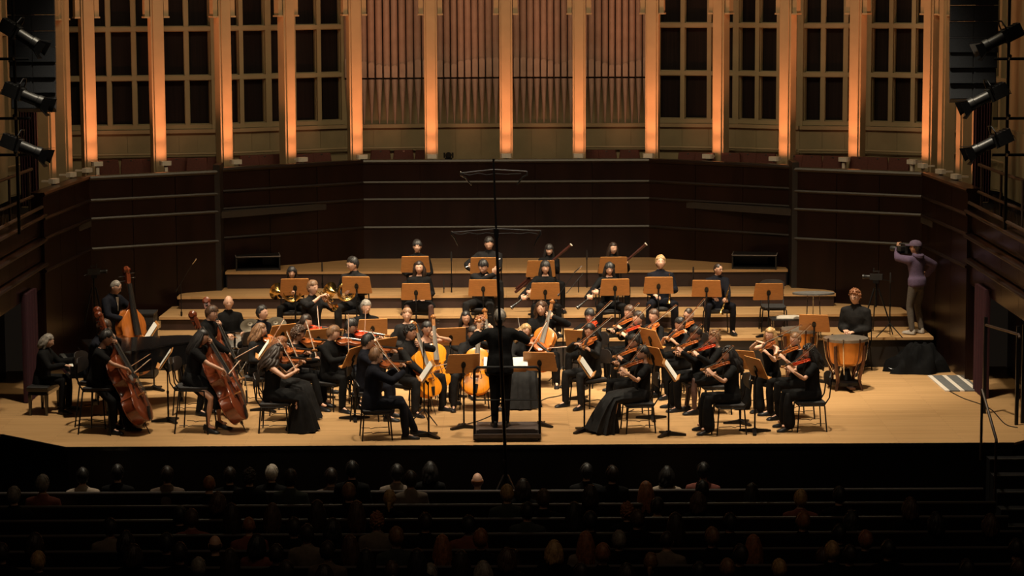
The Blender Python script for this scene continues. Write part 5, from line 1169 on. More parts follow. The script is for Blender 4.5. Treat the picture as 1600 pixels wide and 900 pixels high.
# black equipment case behind the piano
p = atz(241, 530, 0.35); fc = thing('flight_case', 'black box shaped loudspeaker behind the piano, right of the standing bassist', 'speaker', V((p.x, 6.4, 0)))
mb = MB(); mb.box((0, 0, .55), (.62, .5, 1.06)); part('cabinet', mb, mat('case_black', (.016, .015, .015), .6, 0, .2), fc, 0)
mb = MB(); mb.box((0, 0, 1.095), (.64, .52, .03)); part('top_edge', mb, m_bplas, fc, 0)
mb = MB(); mb.box((0, -.256, .5), (.54, .012, .86)); part('front_grille', mb, m_bplas, fc, 0)
mb = MB(); mb.box((.05, -.265, .86), (.05, .01, .06)); part('badge', mb, mat('grey_badge', (.2, .2, .2), .5), fc, 0)
# ============================================================ PERCUSSION
def drum_thing():
    p = atz(374, 530, .60); t = thing('side_drum', 'white shelled drum with chrome lugs in front of the bald drummer', 'drum', Mloc((p.x, p.y, 0), rad(8)))
    mb = MB(); mb.lathe([(.205, .48), (.205, .74)], 28); part('shell', mb, mat('white_drum_shell', (.62, .60, .55), .4), t)
    mb = MB(); mb.lathe([(.20, .741), (.05, .748), (.001, .748)], 28); part('drum_head', mb, m_paper, t)
    for z in (.475, .735):
        mb = MB(); mb.lathe([(.206, z - .012), (.216, z - .012), (.216, z + .014), (.206, z + .014)], 28); part('hoop', mb, m_chrome, t)
    for k in range(8):
        a = rad(22 + 45 * k); mb = MB(); mb.box((.215 * math.cos(a), .215 * math.sin(a), .61), (.02, .03, .24) if 0 else (.022, .022, .22), Matrix.Rotation(a, 3, 'Z')); part('lug', mb, m_black if k in (5, 6) else m_chrome, t, 0)
    def patch(a0, a1, z0, z1, nm):
        mb = MB(); A = np.linspace(rad(a0), rad(a1), 6); mb.loft([[V((r * math.cos(a), r * math.sin(a), z)) for r, z in ((.205, z0), (.209, z0), (.209, z1), (.205, z1))] for a in A]); part(nm, mb, m_bplas, t, 0)
    patch(240, 252, .56, .67, 'emblem'); patch(288, 298, .60, .67, 'badge'); patch(290, 297, .55, .585, 'badge')
    mb = MB(); mb.tube([(0, 0, .47), (0, 0, .3)], .014, 8)
    for a in (90, 210, 330):
        d = V((math.cos(rad(a)), math.sin(rad(a)), 0)); mb.tube([(0, 0, .32), d * .3 + Z * .012], .010, 6); mb.tube([(0, 0, .46), d * .2 + Z * .465], .008, 6)
    part('drum_stand', mb, m_chrome, t)
drum_thing()
PP, _ = PEOPLE['bald drummer']
for k, sd in enumerate((-1, 1)):
    q = PP @ V(((-.16, .10)[k], (.40, .42)[k], (.745, .725)[k])); t = thing('drumstick', 'slim wooden drumstick in the %s hand of the bald drummer' % ('left', 'right')[k], 'drumstick', M4(q, PP.to_3x3() @ frame((.1 * -sd, .9, -.06), (0, 0, 1))))
    mb = MB(); mb.tube([(0, -.1, 0), (0, .25, 0), (0, .29, 0)], [.007, .006, .0035], 6); mb.ell((0, .295, 0), (.005, .008, .005), None, 6, 5); part('shaft', mb, m_maple, t)
for x, y, r, l in ((391, 509, .17, 'left of'), (431, 507, .18, 'right of')):
    p = aty(x, y, 6.2); t = thing('cymbal', 'dull bronze cymbal tilted on a stand, %s the dark-haired brass player' % l, 'cymbal', V((p.x, 6.2, 0)))
    RR = Matrix.Translation((0, 0, p.z)) @ Matrix.Rotation(rad(38), 4, 'X')
    mb = MB(); mb.lathe([(.012, .05), (.045, .045), (.06, .03), (r * .7, .012), (r, 0), (r, -.003), (.06, .02)], 28, RR, False); part('bronze_disc', mb, mat('dull_bronze', (.09, .07, .046), .5, .5), t)
    mb = MB(); mb.tube([(0, 0, p.z + .04), (0, 0, .35)], .011, 8); part('post', mb, m_chrome, t)
    for a in (90, 210, 330):
        mb = MB(); mb.tube([(0, 0, .4), (.28 * math.cos(rad(a)), .28 * math.sin(rad(a)), .012)], .009, 6); part('leg', mb, m_chrome, t)
t = thing('chrome_rack', 'bent chrome tube rack left of the trumpet soloist', 'rack', V((aty(450, 500, 5.6).x, 5.6, 0)))
for q in (0, .05): mb = MB(); mb.tube([(-.07, q, .3), (-.07, q, .80), (-.05, q, .86), (0, q, .89), (.05, q, .86), (.07, q, .80), (.07, q, .3)], .011, 8); part('tube', mb, m_silver, t)
mb = MB(); mb.tube([(0, .02, .3), (0, .02, .03)], .015, 8); mb.tube([(-.07, 0, .3), (.07, .05, .3)], .012, 6); mb.box((0, .02, .015), (.4, .3, .03)); part('base', mb, m_black, t)
m_copper = mat('timpani_copper', (.64, .27, .06), .3, .5, .15, 5)
m_tfr = mat('timpani_frame', (.12, .07, .058), .3, .9, .1)
def timpani(x, y, dm, label, rz):
    p = atz(x, y, .84); r = dm / 2; t = thing('timpani', label, 'kettledrum', Mloc((p.x, p.y, 0), rad(rz)), 'timpani')
    mb = MB(); mb.lathe([(r * .10, .38), (r * .45, .39), (r * .68, .44), (r * .79, .53), (r * .84, .64), (r * .86, .80)], 32); part('bowl', mb, m_copper, t)
    mb = MB(); mb.lathe([(r * .95, .835), (r * .2, .842), (.001, .842)], 32); part('drum_head', mb, mat('drum_skin', (.42, .33, .26), .6), t)
    mb = MB(); mb.lathe([(r * .93, .80), (r * 1.0, .80), (r * 1.0, .845), (r * .94, .85)], 32); part('hoop', mb, mat('hoop_metal', (.42, .36, .3), .3, .8), t)
    for k in range(8):
        a = rad(22.5 + 45 * k); c, s = math.cos(a), math.sin(a)
        mb = MB(); mb.tube([(r * 1.01 * c, r * 1.01 * s, .85), (r * 1.01 * c, r * 1.01 * s, .77), (r * .90 * c, r * .90 * s, .50), (r * .55 * c, r * .55 * s, .26)], .009, 6); mb.tube([(r * 1.01 * c, r * 1.01 * s, .86), (r * 1.01 * c, r * 1.01 * s, .80)], .015, 8); part('tension_rod', mb, m_silver if k % 2 else m_tfr, t)
    for k in range(4):
        a = rad(45 + 90 * k); c, s = math.cos(a), math.sin(a)
        mb = MB(); mb.tube([(r * .97 * c, r * .97 * s, .74), (r * .92 * c, r * .92 * s, .5), (r * .72 * c, r * .72 * s, .22), (r * .70 * c, r * .70 * s, .14), (r * .85 * c, r * .85 * s, .03), (r * .85 * c, r * .85 * s, 0)], [.028, .030, .034, .030, .024, .022], 8); part('leg', mb, m_tfr, t)
    mb = MB(); mb.lathe([(r * .35, .06), (r * .72, .08), (r * .72, .13), (r * .3, .16), (r * .16, .34)], 20); part('base', mb, m_black, t)
    mb = MB(); mb.box((0, -r * .9, .07), (.09, .22, .03)); part('pedal', mb, m_tfr, t, 0)
timpani(1322, 528, .72, 'copper kettledrum with chrome rods, nearest the timpanist', 8)
timpani(1250, 514, .66, 'copper kettledrum half hidden behind the sandy-haired violinist', -12)
p = atz(1232, 494, .86); tt = thing('percussion_table', 'small folding table with a white cloth left of the kettledrums', 'table', V((p.x, p.y, 0)))
mb = MB(); mb.box((0, 0, .82), (.62, .40, .025)); part('table_top', mb, m_bplas, tt, 0)
mb = MB(); mb.loft([[V((x * s, y * s, z)) for x, y in ((-.22, -.14), (.2, -.16), (.24, .15), (-.2, .14))] for z, s in ((.834, 1.0), (.85, .96), (.87, .6))]); part('white_cloth', mb, mat('offwhite_cloth', (.45, .40, .34), .9, 0, .1), tt, 30)
for x in (-.27, .27):
    for y in (-.16, .16): mb = MB(); mb.tube([(x, y, .81), (x, y, 0)], .011, 6); part('leg', mb, m_chrome, tt)
p = atz(1271, 457, R1 + .80); tt = thing('tray_stand', 'flat grey tray on thin legs on the riser, right of the empty chair', 'stand', V((p.x, p.y, R1)))
mb = MB(); mb.prism([(.36 * math.cos(a), .2 * math.sin(a)) for a in np.linspace(0, 6.283, 21)[:-1]], .77, .80); part('tray', mb, mat('grey_felt', (.10, .095, .09), .8, 0, .2), tt, 30)
for x in (-.1, 0, .1): mb = MB(); mb.tube([(x, 0, .77), (x * 1.3, .1 * (1 if x == 0 else -.6), 0)], .010, 6); part('leg', mb, m_chrome, tt)
# ============================================================ STAGE BOXES ON THE TOP RISER
for s, l in ((-1, 'left'), (1, 'right')):
    p = atz(405 if s < 0 else 1177, 417 if s < 0 else 415, ZR[4]); t = thing('stage_box', 'open-fronted black stage box on the top riser at %s' % l, 'box', Mloc((p.x, p.y - .30, ZR[4]), s * rad(-8)), 'black stage boxes')
    mt = mat('box_black', (.010, .010, .011), .35, 0, .2); me = mat('box_edge', (.20, .17, .16), .4)
    mb = MB(); mb.box((0, 0, .25), (.82, .60, .025)); part('top_board', mb, mt, t, 0)
    for x in (-.40, .40): mb = MB(); mb.box((x, 0, .12), (.025, .58, .24)); part('side_board', mb, mt, t, 0)
    mb = MB(); mb.box((0, .28, .12), (.78, .025, .24)); part('back_board', mb, mt, t, 0)
    mb = MB(); mb.box((0, 0, .02), (.78, .56, .03)); part('floor_board', mb, mt, t, 0)
    mb = MB(); mb.box((0, -.30, .262), (.82, .02, .012)); mb.box((-.41, 0, .262), (.012, .60, .012)); mb.box((.41, 0, .262), (.012, .60, .012)); part('edge_strip', mb, me, t, 0)
# clarinet on its peg
p = atz(621, 488, R1); t = place(T_WIND['clarinet'], 'clarinet', 'black clarinet standing upright on a peg left of the wavy-haired woman', 'clarinet', M4((p.x, p.y, R1 + .70), frame((0, 0, -1), (0, -1, 0))))
t = thing('peg_stand', 'small black peg under the upright clarinet', 'stand', V((p.x, p.y, R1))); mb = MB(); mb.tube([(0, 0, .25), (0, 0, .02)], [.008, .014], 8); part('peg', mb, m_black, t)
for a in (30, 150, 270): mb = MB(); mb.tube([(0, 0, .03), (.11 * math.cos(rad(a)), .11 * math.sin(rad(a)), .008)], .007, 6); part('leg', mb, m_black, t)
# ============================================================ MICROPHONE STANDS
def micstand(x, y, z0, h, label, boom=None, head='mic'):
    p = atz(x, y, z0); t = thing('microphone_stand', label, 'microphone stand', V((p.x, p.y, z0)), 'microphone stands')
    mb = MB(); mb.tube([(0, 0, .18), (0, 0, h * .6)], .012, 8); mb.tube([(0, 0, h * .58), (0, 0, h)], .008, 8); mb.tube([(0, 0, h * .57), (0, 0, h * .62)], .018, 8); part('pole', mb, m_black, t)
    for a in (80, 200, 320): mb = MB(); mb.tube([(0, 0, .24), (.26 * math.cos(rad(a)), .26 * math.sin(rad(a)), .012)], [.012, .008], 6); part('leg', mb, m_black, t)
    e = V((0, 0, h))
    if boom:
        e = V((0, 0, h)) + V(boom); mb = MB(); mb.tube([V((0, 0, h)) - V(boom) * .35, e], .007, 6); mb.tube([V((0, 0, h)) - V(boom) * .42, V((0, 0, h)) - V(boom) * .33], .016, 8); part('boom', mb, m_black, t)
    mb = MB(); d = nrm(boom) if boom else Z; d = nrm(d + V((0, -.6, -.2))) if boom else d
    mb.tube([e, e + d * .11, e + d * .16], [.014, .015, .011], 8, rnd=True); part('microphone', mb, m_bplas if not boom else m_silver, t)
micstand(706, 497, R1, 1.05, 'straight black microphone stand between the wavy-haired woman and the bowing flautist')
micstand(694, 498, R1, .55, 'shorter microphone stand close left of the taller one, first riser')
micstand(917, 489, R1, 1.0, 'black microphone stand between the two clarinettists')
micstand(904, 497, R1, .72, 'microphone stand with slanting boom left of the straight-haired clarinettist', (-.22, -.1, -.25))
micstand(1083, 492, R1, .72, 'slim microphone stand left of the glasses-wearing trumpeter')
micstand(504, 470, R2, .55, 'slim microphone stand between the two horn players')
micstand(427, 512, 0.0, 1.55, 'microphone stand with long boom left of the bob-haired horn player', (-.30, .0, .30))
micstand(285, 560, 0, 1.35, 'tall boom microphone above the two scrolls behind the basses', (.22, -.05, .35))
micstand(880, 595, 0, 1.55, 'tall boom microphone stand left of the floppy-haired violist', (.2, .2, .25))
micstand(663, 663, 0, 1.1, 'black microphone stand in front of the orange cellos')
micstand(1390, 527, R1, .95, 'thin microphone stand left of the camera operator')
# tall mast in front of the stage
Xm = aty(790, 700, -.9).x
mast = thing('microphone_mast', 'very tall black microphone mast with two crossbars before the podium', 'microphone stand', V((Xm, -.9, -1.3)))
TOPX = aty(771, 250, -.9).x - Xm
def mx_(z): return TOPX * (z - 1.0) / 4.52
mb = MB(); mb.tube([(0, 0, .35), (0, 0, 1.2), (mx_(3.2), 0, 3.2)], .026, 8); mb.tube([(mx_(3.15), 0, 3.15), (mx_(4.5), 0, 4.5)], .021, 8); mb.tube([(mx_(4.45), 0, 4.45), (mx_(5.52), 0, 5.52)], .015, 8); part('pole', mb, m_black, mast)
for z in (3.2, 4.48, 1.2): mb = MB(); mb.tube([(mx_(z), 0, z - .06), (mx_(z), 0, z + .06)], .036, 10); part('collar', mb, m_black, mast)
for a in (90, 210, 330):
    d = V((math.cos(rad(a)), math.sin(rad(a)), 0)); mb = MB(); mb.tube([d * .03 + Z * 1.05, d * .62 + Z * .01], .014, 6); mb.tube([Z * .45, d * .33 + Z * .52], .009, 6); part('leg', mb, m_chrome, mast)
for z, hw in ((4.52, .62), (5.35, .46)):
    mb = MB(); mb.tube([(mx_(z) - hw, 0, z - .03), (mx_(z), 0, z + .02), (mx_(z) + hw, 0, z - .01)], .010, 8); cb = part('crossbar', mb, m_black, mast)
    mb = MB(); mb.tube([(mx_(z) - hw + q * .12, .0, z - .03 - .03 * math.sin(q * 1.7) ** 2) for q in range(int(hw * 2 / .12) + 1)], .006, 5); part('cable', mb, m_bplas, mast)
    for s in (-1, 1):
        mb = MB(); q = V((mx_(z) + s * hw, 0, z - .02)); d = nrm((-s * .55 if z > 5 else -s * .3, .3, -.7)); mb.tube([q, q + V((0, 0, -.04)), q + d * .1, q + d * .24], [.012, .014, .013, .011], 8, rnd=True); part('microphone', mb, m_silver if s < 0 else m_bplas, mast)
# remote cameras on tripods
def tripod_cam(x, y, z0, h, label, phi):
    p = atz(x, y, z0); t = thing('tripod', 'black tripod carrying the ' + label, 'tripod', V((p.x, p.y, z0)), 'camera tripods')
    mb = MB(); mb.tube([(0, 0, h * .5), (0, 0, h)], .018, 8); part('column', mb, m_black, t)
    for a in (90, 210, 330):
        d = V((math.cos(rad(a)), math.sin(rad(a)), 0)); mb = MB(); mb.tube([d * .04 + Z * h * .85, d * .20 + Z * h * .4, d * .32 + Z * .01], [.016, .013, .010], 6); part('leg', mb, m_black, t)
    c = thing('video_camera', label[0].upper() * 0 + label, 'camera', Mloc((p.x, p.y, z0 + h), rad(phi)))
    mb = MB(); mb.box((0, 0, .05), (.09, .22, .10)); mb.box((0, 0, .15), (.02, .12, .015)); mb.tube([(0, -.04, .10), (0, -.04, .15)], .008, 6); part('camera_body', mb, m_bplas, c, 0)
    mb = MB(); mb.lathe([(.03, .11), (.033, .20), (.04, .21), (.038, .24), (.03, .235)], 12, Matrix.Translation((0, 0, .05)) @ Matrix.Rotation(-math.pi / 2, 4, 'X')); part('lens', mb, m_bplas, c)
    mb = MB(); mb.tube([(0, -.10, .01), (.10, -.30, -.04)], .008, 6); mb.box((.0, .0, -.03), (.10, .10, .06)); part('pan_handle', mb, m_black, c)
    mb = MB(); mb.box((.07, .05, .16), (.10, .015, .07)); part('monitor', mb, m_bplas, c, 0)
tripod_cam(1368, 522, R1, .95, 'small video camera on tripod between timpanist and camera operator', 75)
tripod_cam(150, 560, 0, 1.50, 'small video camera on tripod left of the standing bassist', -80)
# cables, cloth heap, floor boards
m_cab = mat('cable_rubber', (.014, .014, .014), .28)
r = random.Random(3); mb = MB()
for k in range(16):
    c = atz(1392 + r.uniform(-34, 22), 548 + r.uniform(-6, 3), 0); c.y = min(c.y, 6.85) - .12; R0 = r.uniform(.08, .2); z = .012 + .012 * (k % 5)
    mb.tube([V((c.x + R0 * math.cos(a) * r.uniform(.9, 1.1), c.y - .15 + R0 * .7 * math.sin(a) * r.uniform(.9, 1.1), z + .015 * math.sin(3 * a + k))) for a in np.linspace(0, 6.283, 18)[:-1]], .009, 5, closed=True)
o = link('cable_coils', mb.mesh('cable_coils', m_cab)); tag(o, 'tangle of black cables on the floor below the camera operator', 'cable'); o['kind'] = 'stuff'
def cable(pts, label):
    mb = MB(); P_ = [V(p) for p in pts]; S_ = []
    for i in range(len(P_) - 1):
        a, b_, c, d = P_[max(0, i - 1)], P_[i], P_[i + 1], P_[min(len(P_) - 1, i + 2)]
        for q in range(6):
            t = q / 6; S_.append(.5 * ((2 * b_) + (c - a) * t + (2 * a - 5 * b_ + 4 * c - d) * t * t + (3 * b_ - a - 3 * c + d) * t ** 3))
    S_.append(P_[-1]); mb.tube(S_, .008, 5); o = link('cable', mb.mesh('cable', m_cab)); tag(o, label, 'cable')
F0 = lambda x, y, z=.008: atz(x, y, z)
cable([F0(1480, 609), F0(1505, 622), F0(1545, 637), F0(1570, 662), F0(1590, 668)], 'thin black cable running to the right stage edge past the curtain')
cable([F0(1340, 578), F0(1365, 566), F0(1385, 552), F0(1395, 548)], 'black cable curving from the kettledrum to the cable tangle')
cable([F0(885, 590), F0(880, 615), F0(855, 622), F0(842, 628)], 'thin black cable on the floor right of the podium')
cable([F0(715, 664), F0(740, 660), F0(770, 648), F0(778, 640)], 'thin black cable on the floor left of the podium')
cable([F0(905, 630), F0(935, 638), F0(960, 650), F0(990, 640)], 'thin black cable under the floppy-haired violist')
t = thing('side_rail', 'black posts with a metal rail at the far right stage entrance', 'railing', atz(1588, 664, 0))
for dx, dy in ((0, 0), (.12, .15), (-.30, 1.0)): mb = MB(); mb.box((dx, dy, .75), (.05, .05, 1.5)); part('post', mb, m_black, t, 0)
mb = MB(); mb.tube([(-.30, .98, 1.38), (.0, -.05, 1.38), (.0, -.12, 1.34)], .022, 8); part('rail', mb, mat('bronze_rail', (.045, .027, .019)), t)
# black cloth heap
mb = MB(); c = atz(1440, 576, 0); n = 40; rings = []
for q in range(11):
    u = q / 10; z = .46 * (1 - u) ** .7 + .05 * math.sin(9 * u) * (1 - u); rr = .10 + .42 * u ** .8
    rings.append([V((c.x - .16 + rr * .95 * math.cos(a) * (1 + .20 * math.sin(6 * a + 3 * u) * u + .10 * math.sin(11 * a - 2 * u)) + .10 * (1 - u), 6.55 + rr * .75 * math.sin(a) * (1 + .12 * math.sin(5 * a + u)), max(.006, z + .09 * math.sin(7 * a + 5 * u) * (u * (1 - u)) * 4))) for a in np.linspace(0, 2 * math.pi, n + 1)[:-1]])
mb.loft(rings); o = link('cloth_heap', mb.mesh('cloth_heap', mat('black_molton', (.005, .005, .0055), .95, 0, .2, spec=.08), 80)); tag(o, 'heap of black cloth at the foot of the riser under the camera operator', 'cloth')
# black and white boards lying on the floor at right
cn = [atz(x, y, .0) for x, y in ((1449, 588), (1503, 586), (1512, 611), (1477, 612))]
rm = thing('cable_ramp', 'flat grey and white striped boards on the floor by the right curtain', 'floor mat', V((cn[0].x, cn[0].y, 0)))
dd = V((cn[3].x - cn[0].x, cn[3].y - cn[0].y, 0)); ee = V((cn[1].x - cn[0].x, 0, 0))
for k, (a, b_, mm) in enumerate(((0, .12, m_white), (.12, .40, 'g'), (.40, .52, m_white), (.52, .80, 'g'), (.80, .92, m_white), (.92, 1.0, 'g'))):
    mb = MB(); mb.loft([[ee * a + dd * t, ee * b_ + dd * t, ee * b_ + dd * t + Z * .02, ee * a + dd * t + Z * .02] for t in (0, 1)]); part('board', mb, mat('grey_board', (.10, .10, .10), .7, 0, .2) if mm == 'g' else mm, rm, 0)
# ============================================================ HANGING LOUDSPEAKERS AND SPOTLIGHTS
def line_array(s):
    xs = (20, 93) if s < 0 else (1478, 1553); nm = 'left' if s < 0 else 'right'; Y = 3.0
    a = aty(xs[0], 170, Y); b_ = aty(xs[1], 170, Y); cx = (a.x + b_.x) / 2; w = b_.x - a.x
    t = thing('line_array', 'tall black hanging column of loudspeaker boxes at upper %s' % nm, 'speaker', V((cx, Y, 5.0)))
    z0 = aty(60, 173 if s < 0 else 165, Y).z - 5.0; h = .245
    for k in range(11):
        tl = rad(max(0, 10 - 2.4 * k)); R = Matrix.Rotation(-tl, 3, 'X'); z = z0 + h * (k + .5); yo = -.035 * max(0, 4 - k) * .3 + .02 * max(0, 3 - k)
        mb = MB(); ww = w * (1 - .02 * max(0, 3 - k))
        mb.loft([[V((0, yo, z)) + R @ V((x, y, q)) for x, y in ((-ww / 2, -.22), (ww / 2, -.22), (ww / 2 * .8, .25), (-ww / 2 * .8, .25))] for q in (-h / 2 + .006, h / 2 - .006)])
        c = part('cabinet', mb, mat('speaker_black', (.030, .032, .038), .5, 0, .15), t, 0)
        for q in (-1, 1):
            mb = MB(); mb.box(V((0, yo, z)) + R @ V((q * ww * .25, -.225, 0)), (ww * .47, .012, h - .03), R); part('grille', mb, mat('speaker_grille', (.034, .037, .044), .55, .3, .2, 60), c, 0)
        mb = MB(); mb.box(V((0, yo, z)) + R @ V((0, -.215, h / 2 - .004)), (ww, .03, .006), R); part('rigging_strip', mb, mat('rigging_grey', (.16, .16, .17), .4, .5), c, 0)
line_array(-1); line_array(1)
def spotlight(x, y, Y, ang, label, s, cover=None):
    p = aty(x, y, Y); t = thing('stage_spotlight', label, 'spotlight', M4(p, frame(ang, (0, 0, 1))), 'profile spotlights at the hall sides')
    RX = Matrix.Rotation(-math.pi / 2, 4, 'X')
    mb = MB(); mb.box((0, -.14, 0), (.20, .30, .20)); mb.lathe([(.09, .0), (.085, .25), (.10, .26), (.10, .34), (.085, .34)], 14, RX); part('housing', mb, mat('lamp_black', (.013, .013, .014), .4, 0, .2), t, 30)
    for k in range(4): mb = MB(); mb.box((0, -.24 + .06 * k, .104), (.16, .02, .012)); part('cooling_fin', mb, m_black, t, 0)
    mb = MB(); mb.tube([(-.13, -.05, 0), (-.14, -.05, .16), (-.08, -.05, .24), (.08, -.05, .24), (.14, -.05, .16), (.13, -.05, 0)], .012, 6); part('yoke', mb, m_black, t)
    for k, (dx, dz) in enumerate(((1, 0), (-1, 0), (0, 1), (0, -1))):
        mb = MB(); e = V((dx, 0, dz)); f = V((dz, 0, dx)); mb.loft([[e * q + f * w + V((0, yy, 0)) + e * o_ for w, o_ in ((-ww, 0), (ww, 0), (ww, .004), (-ww, .004))] for q, yy, ww in ((.085, .34, .07), (.15, .48, .11))]); part('barn_door', mb, m_black if cover is None or k else cover, t, 0)
    mb = MB(); mb.tube([(.0, -.28, 0), (.05 * s, -.34, -.06), (.12 * s, -.36, -.14), (.2 * s, -.3, -.12)], .006, 5); part('power_cable', mb, m_cab, t)
for (x, y, a, l) in ((28, 52, (.85, -.1, -.52), 'upper left black spotlight aimed down at the stage'), (35, 148, (.90, -.1, -.36), 'middle left black spotlight, level with the lowest loudspeakers'), (32, 228, (.88, -.1, -.34), 'lowest left black spotlight beside the crimson drape')): spotlight(x, y, 2.2, a, l, -1)
for (x, y, a, l) in ((1568, 58, (-.86, -.1, .0), 'upper right spotlight with a pale barn door'), (1545, 150, (-.90, -.1, -.42), 'middle right black spotlight, level with the lowest loudspeakers'), (1552, 222, (-.90, -.1, -.40), 'lowest right black spotlight above the railing')): spotlight(x, y, 2.2, (a[0], a[1], -.42), l, 1, mat('pale_flap', (.16, .15, .145), .5) if y < 100 else None)
for s in (-1, 1):
    nm = 'left' if s < 0 else 'right'
    px = 20 if s < 0 else 1578
    t = thing('lighting_bar', 'black pole and arms carrying the three %s spotlights' % nm, 'lighting bar', V((aty(px, 100, 2.3).x, 2.42, 2.85)))
    mb = MB(); mb.tube([(0, 0, 0), (0, 0, 4.2)], .025, 8); part('pole', mb, m_black, t)
    for y in (92, 185, 242):
        z = aty(px, y, 2.42).z - 2.85; mb = MB(); mb.tube([(-s * .22, 0, z), (s * .8, 0, z)], .022, 8); part('arm', mb, m_black, t)
        mb = MB(); mb.tube([(0, -.05, z), (0, -.12, z + .05)], .03, 8); part('clamp', mb, m_black, t)
# small moving light on the gallery ledge
p = atz(701, 249, 3.2); t = thing('gallery_lamp', 'small black lamp on the gallery ledge left of the centre pillar', 'lamp', V((p.x, p.y - .05, 3.2)))
mb = MB(); mb.box((0, 0, .02), (.14, .12, .035)); part('base', mb, m_black, t, 0)
mb = MB(); mb.lathe([(.05, -.08), (.062, -.02), (.062, .06), (.045, .075)], 14, Matrix.Translation((0, 0, .085)) @ Matrix.Rotation(math.pi / 2, 4, 'X')); part('lamp_head', mb, m_black, t)
for s in (-1, 1): mb = MB(); mb.box((s * .08, 0, .085), (.03, .08, .10)); part('yoke_arm', mb, m_black, t, 0)
# small fixings on the wall panels
for x, y in ((517, 384), (628, 380), (1070, 381), (1167, 387), (421, 390)):
    pass
# ============================================================ BENCHES AND AUDIENCE
YB = [-1.6 - .89 * k for k in range(8)]
ROWN = ['front', 'second', 'third', 'fourth', 'fifth', 'sixth', 'seventh', 'eighth']
m_bench = mat('dark_bench_wood', (.014, .009, .007), .4, 0, .2, 3); m_bedge = mat('bench_edge_highlight', (.10, .085, .08), .22, 0, .1, 3)  # lighter edge colour paints the highlight along the bench tops
for k, y in enumerate(YB):
    x1 = 6.6 if k < 7 else 6.4
    t = thing('pew', 'dark wooden audience bench, %s row from the stage' % ROWN[k], 'bench', V((0, y, -1.3)), 'audience benches')
    mb = MB(); mb.loft([[V((x, 0, .45)), V((x, -.03, .45)), V((x, -.09, .965)), V((x, -.055, .965))] for x in (-8.6, x1)]); part('backrest', mb, m_bench, t, 0)
    mb = MB(); mb.tube([(-8.6, -.075, .97), (x1, -.075, .97)], .022, 8); part('top_rail', mb, m_bedge, t)
    mb = MB(); mb.box(((x1 - 8.6) / 2, .22, .42), (x1 + 8.6, .46, .05)); part('seat', mb, m_bench, t, 0)
    for x in (-8.6, -5, -1.4, 2.2, x1): mb = MB(); mb.box((x, .12, .22), (.05, .46, .40)); part('end_panel' if abs(x) > 6 else 'support', mb, m_bench, t, 0)
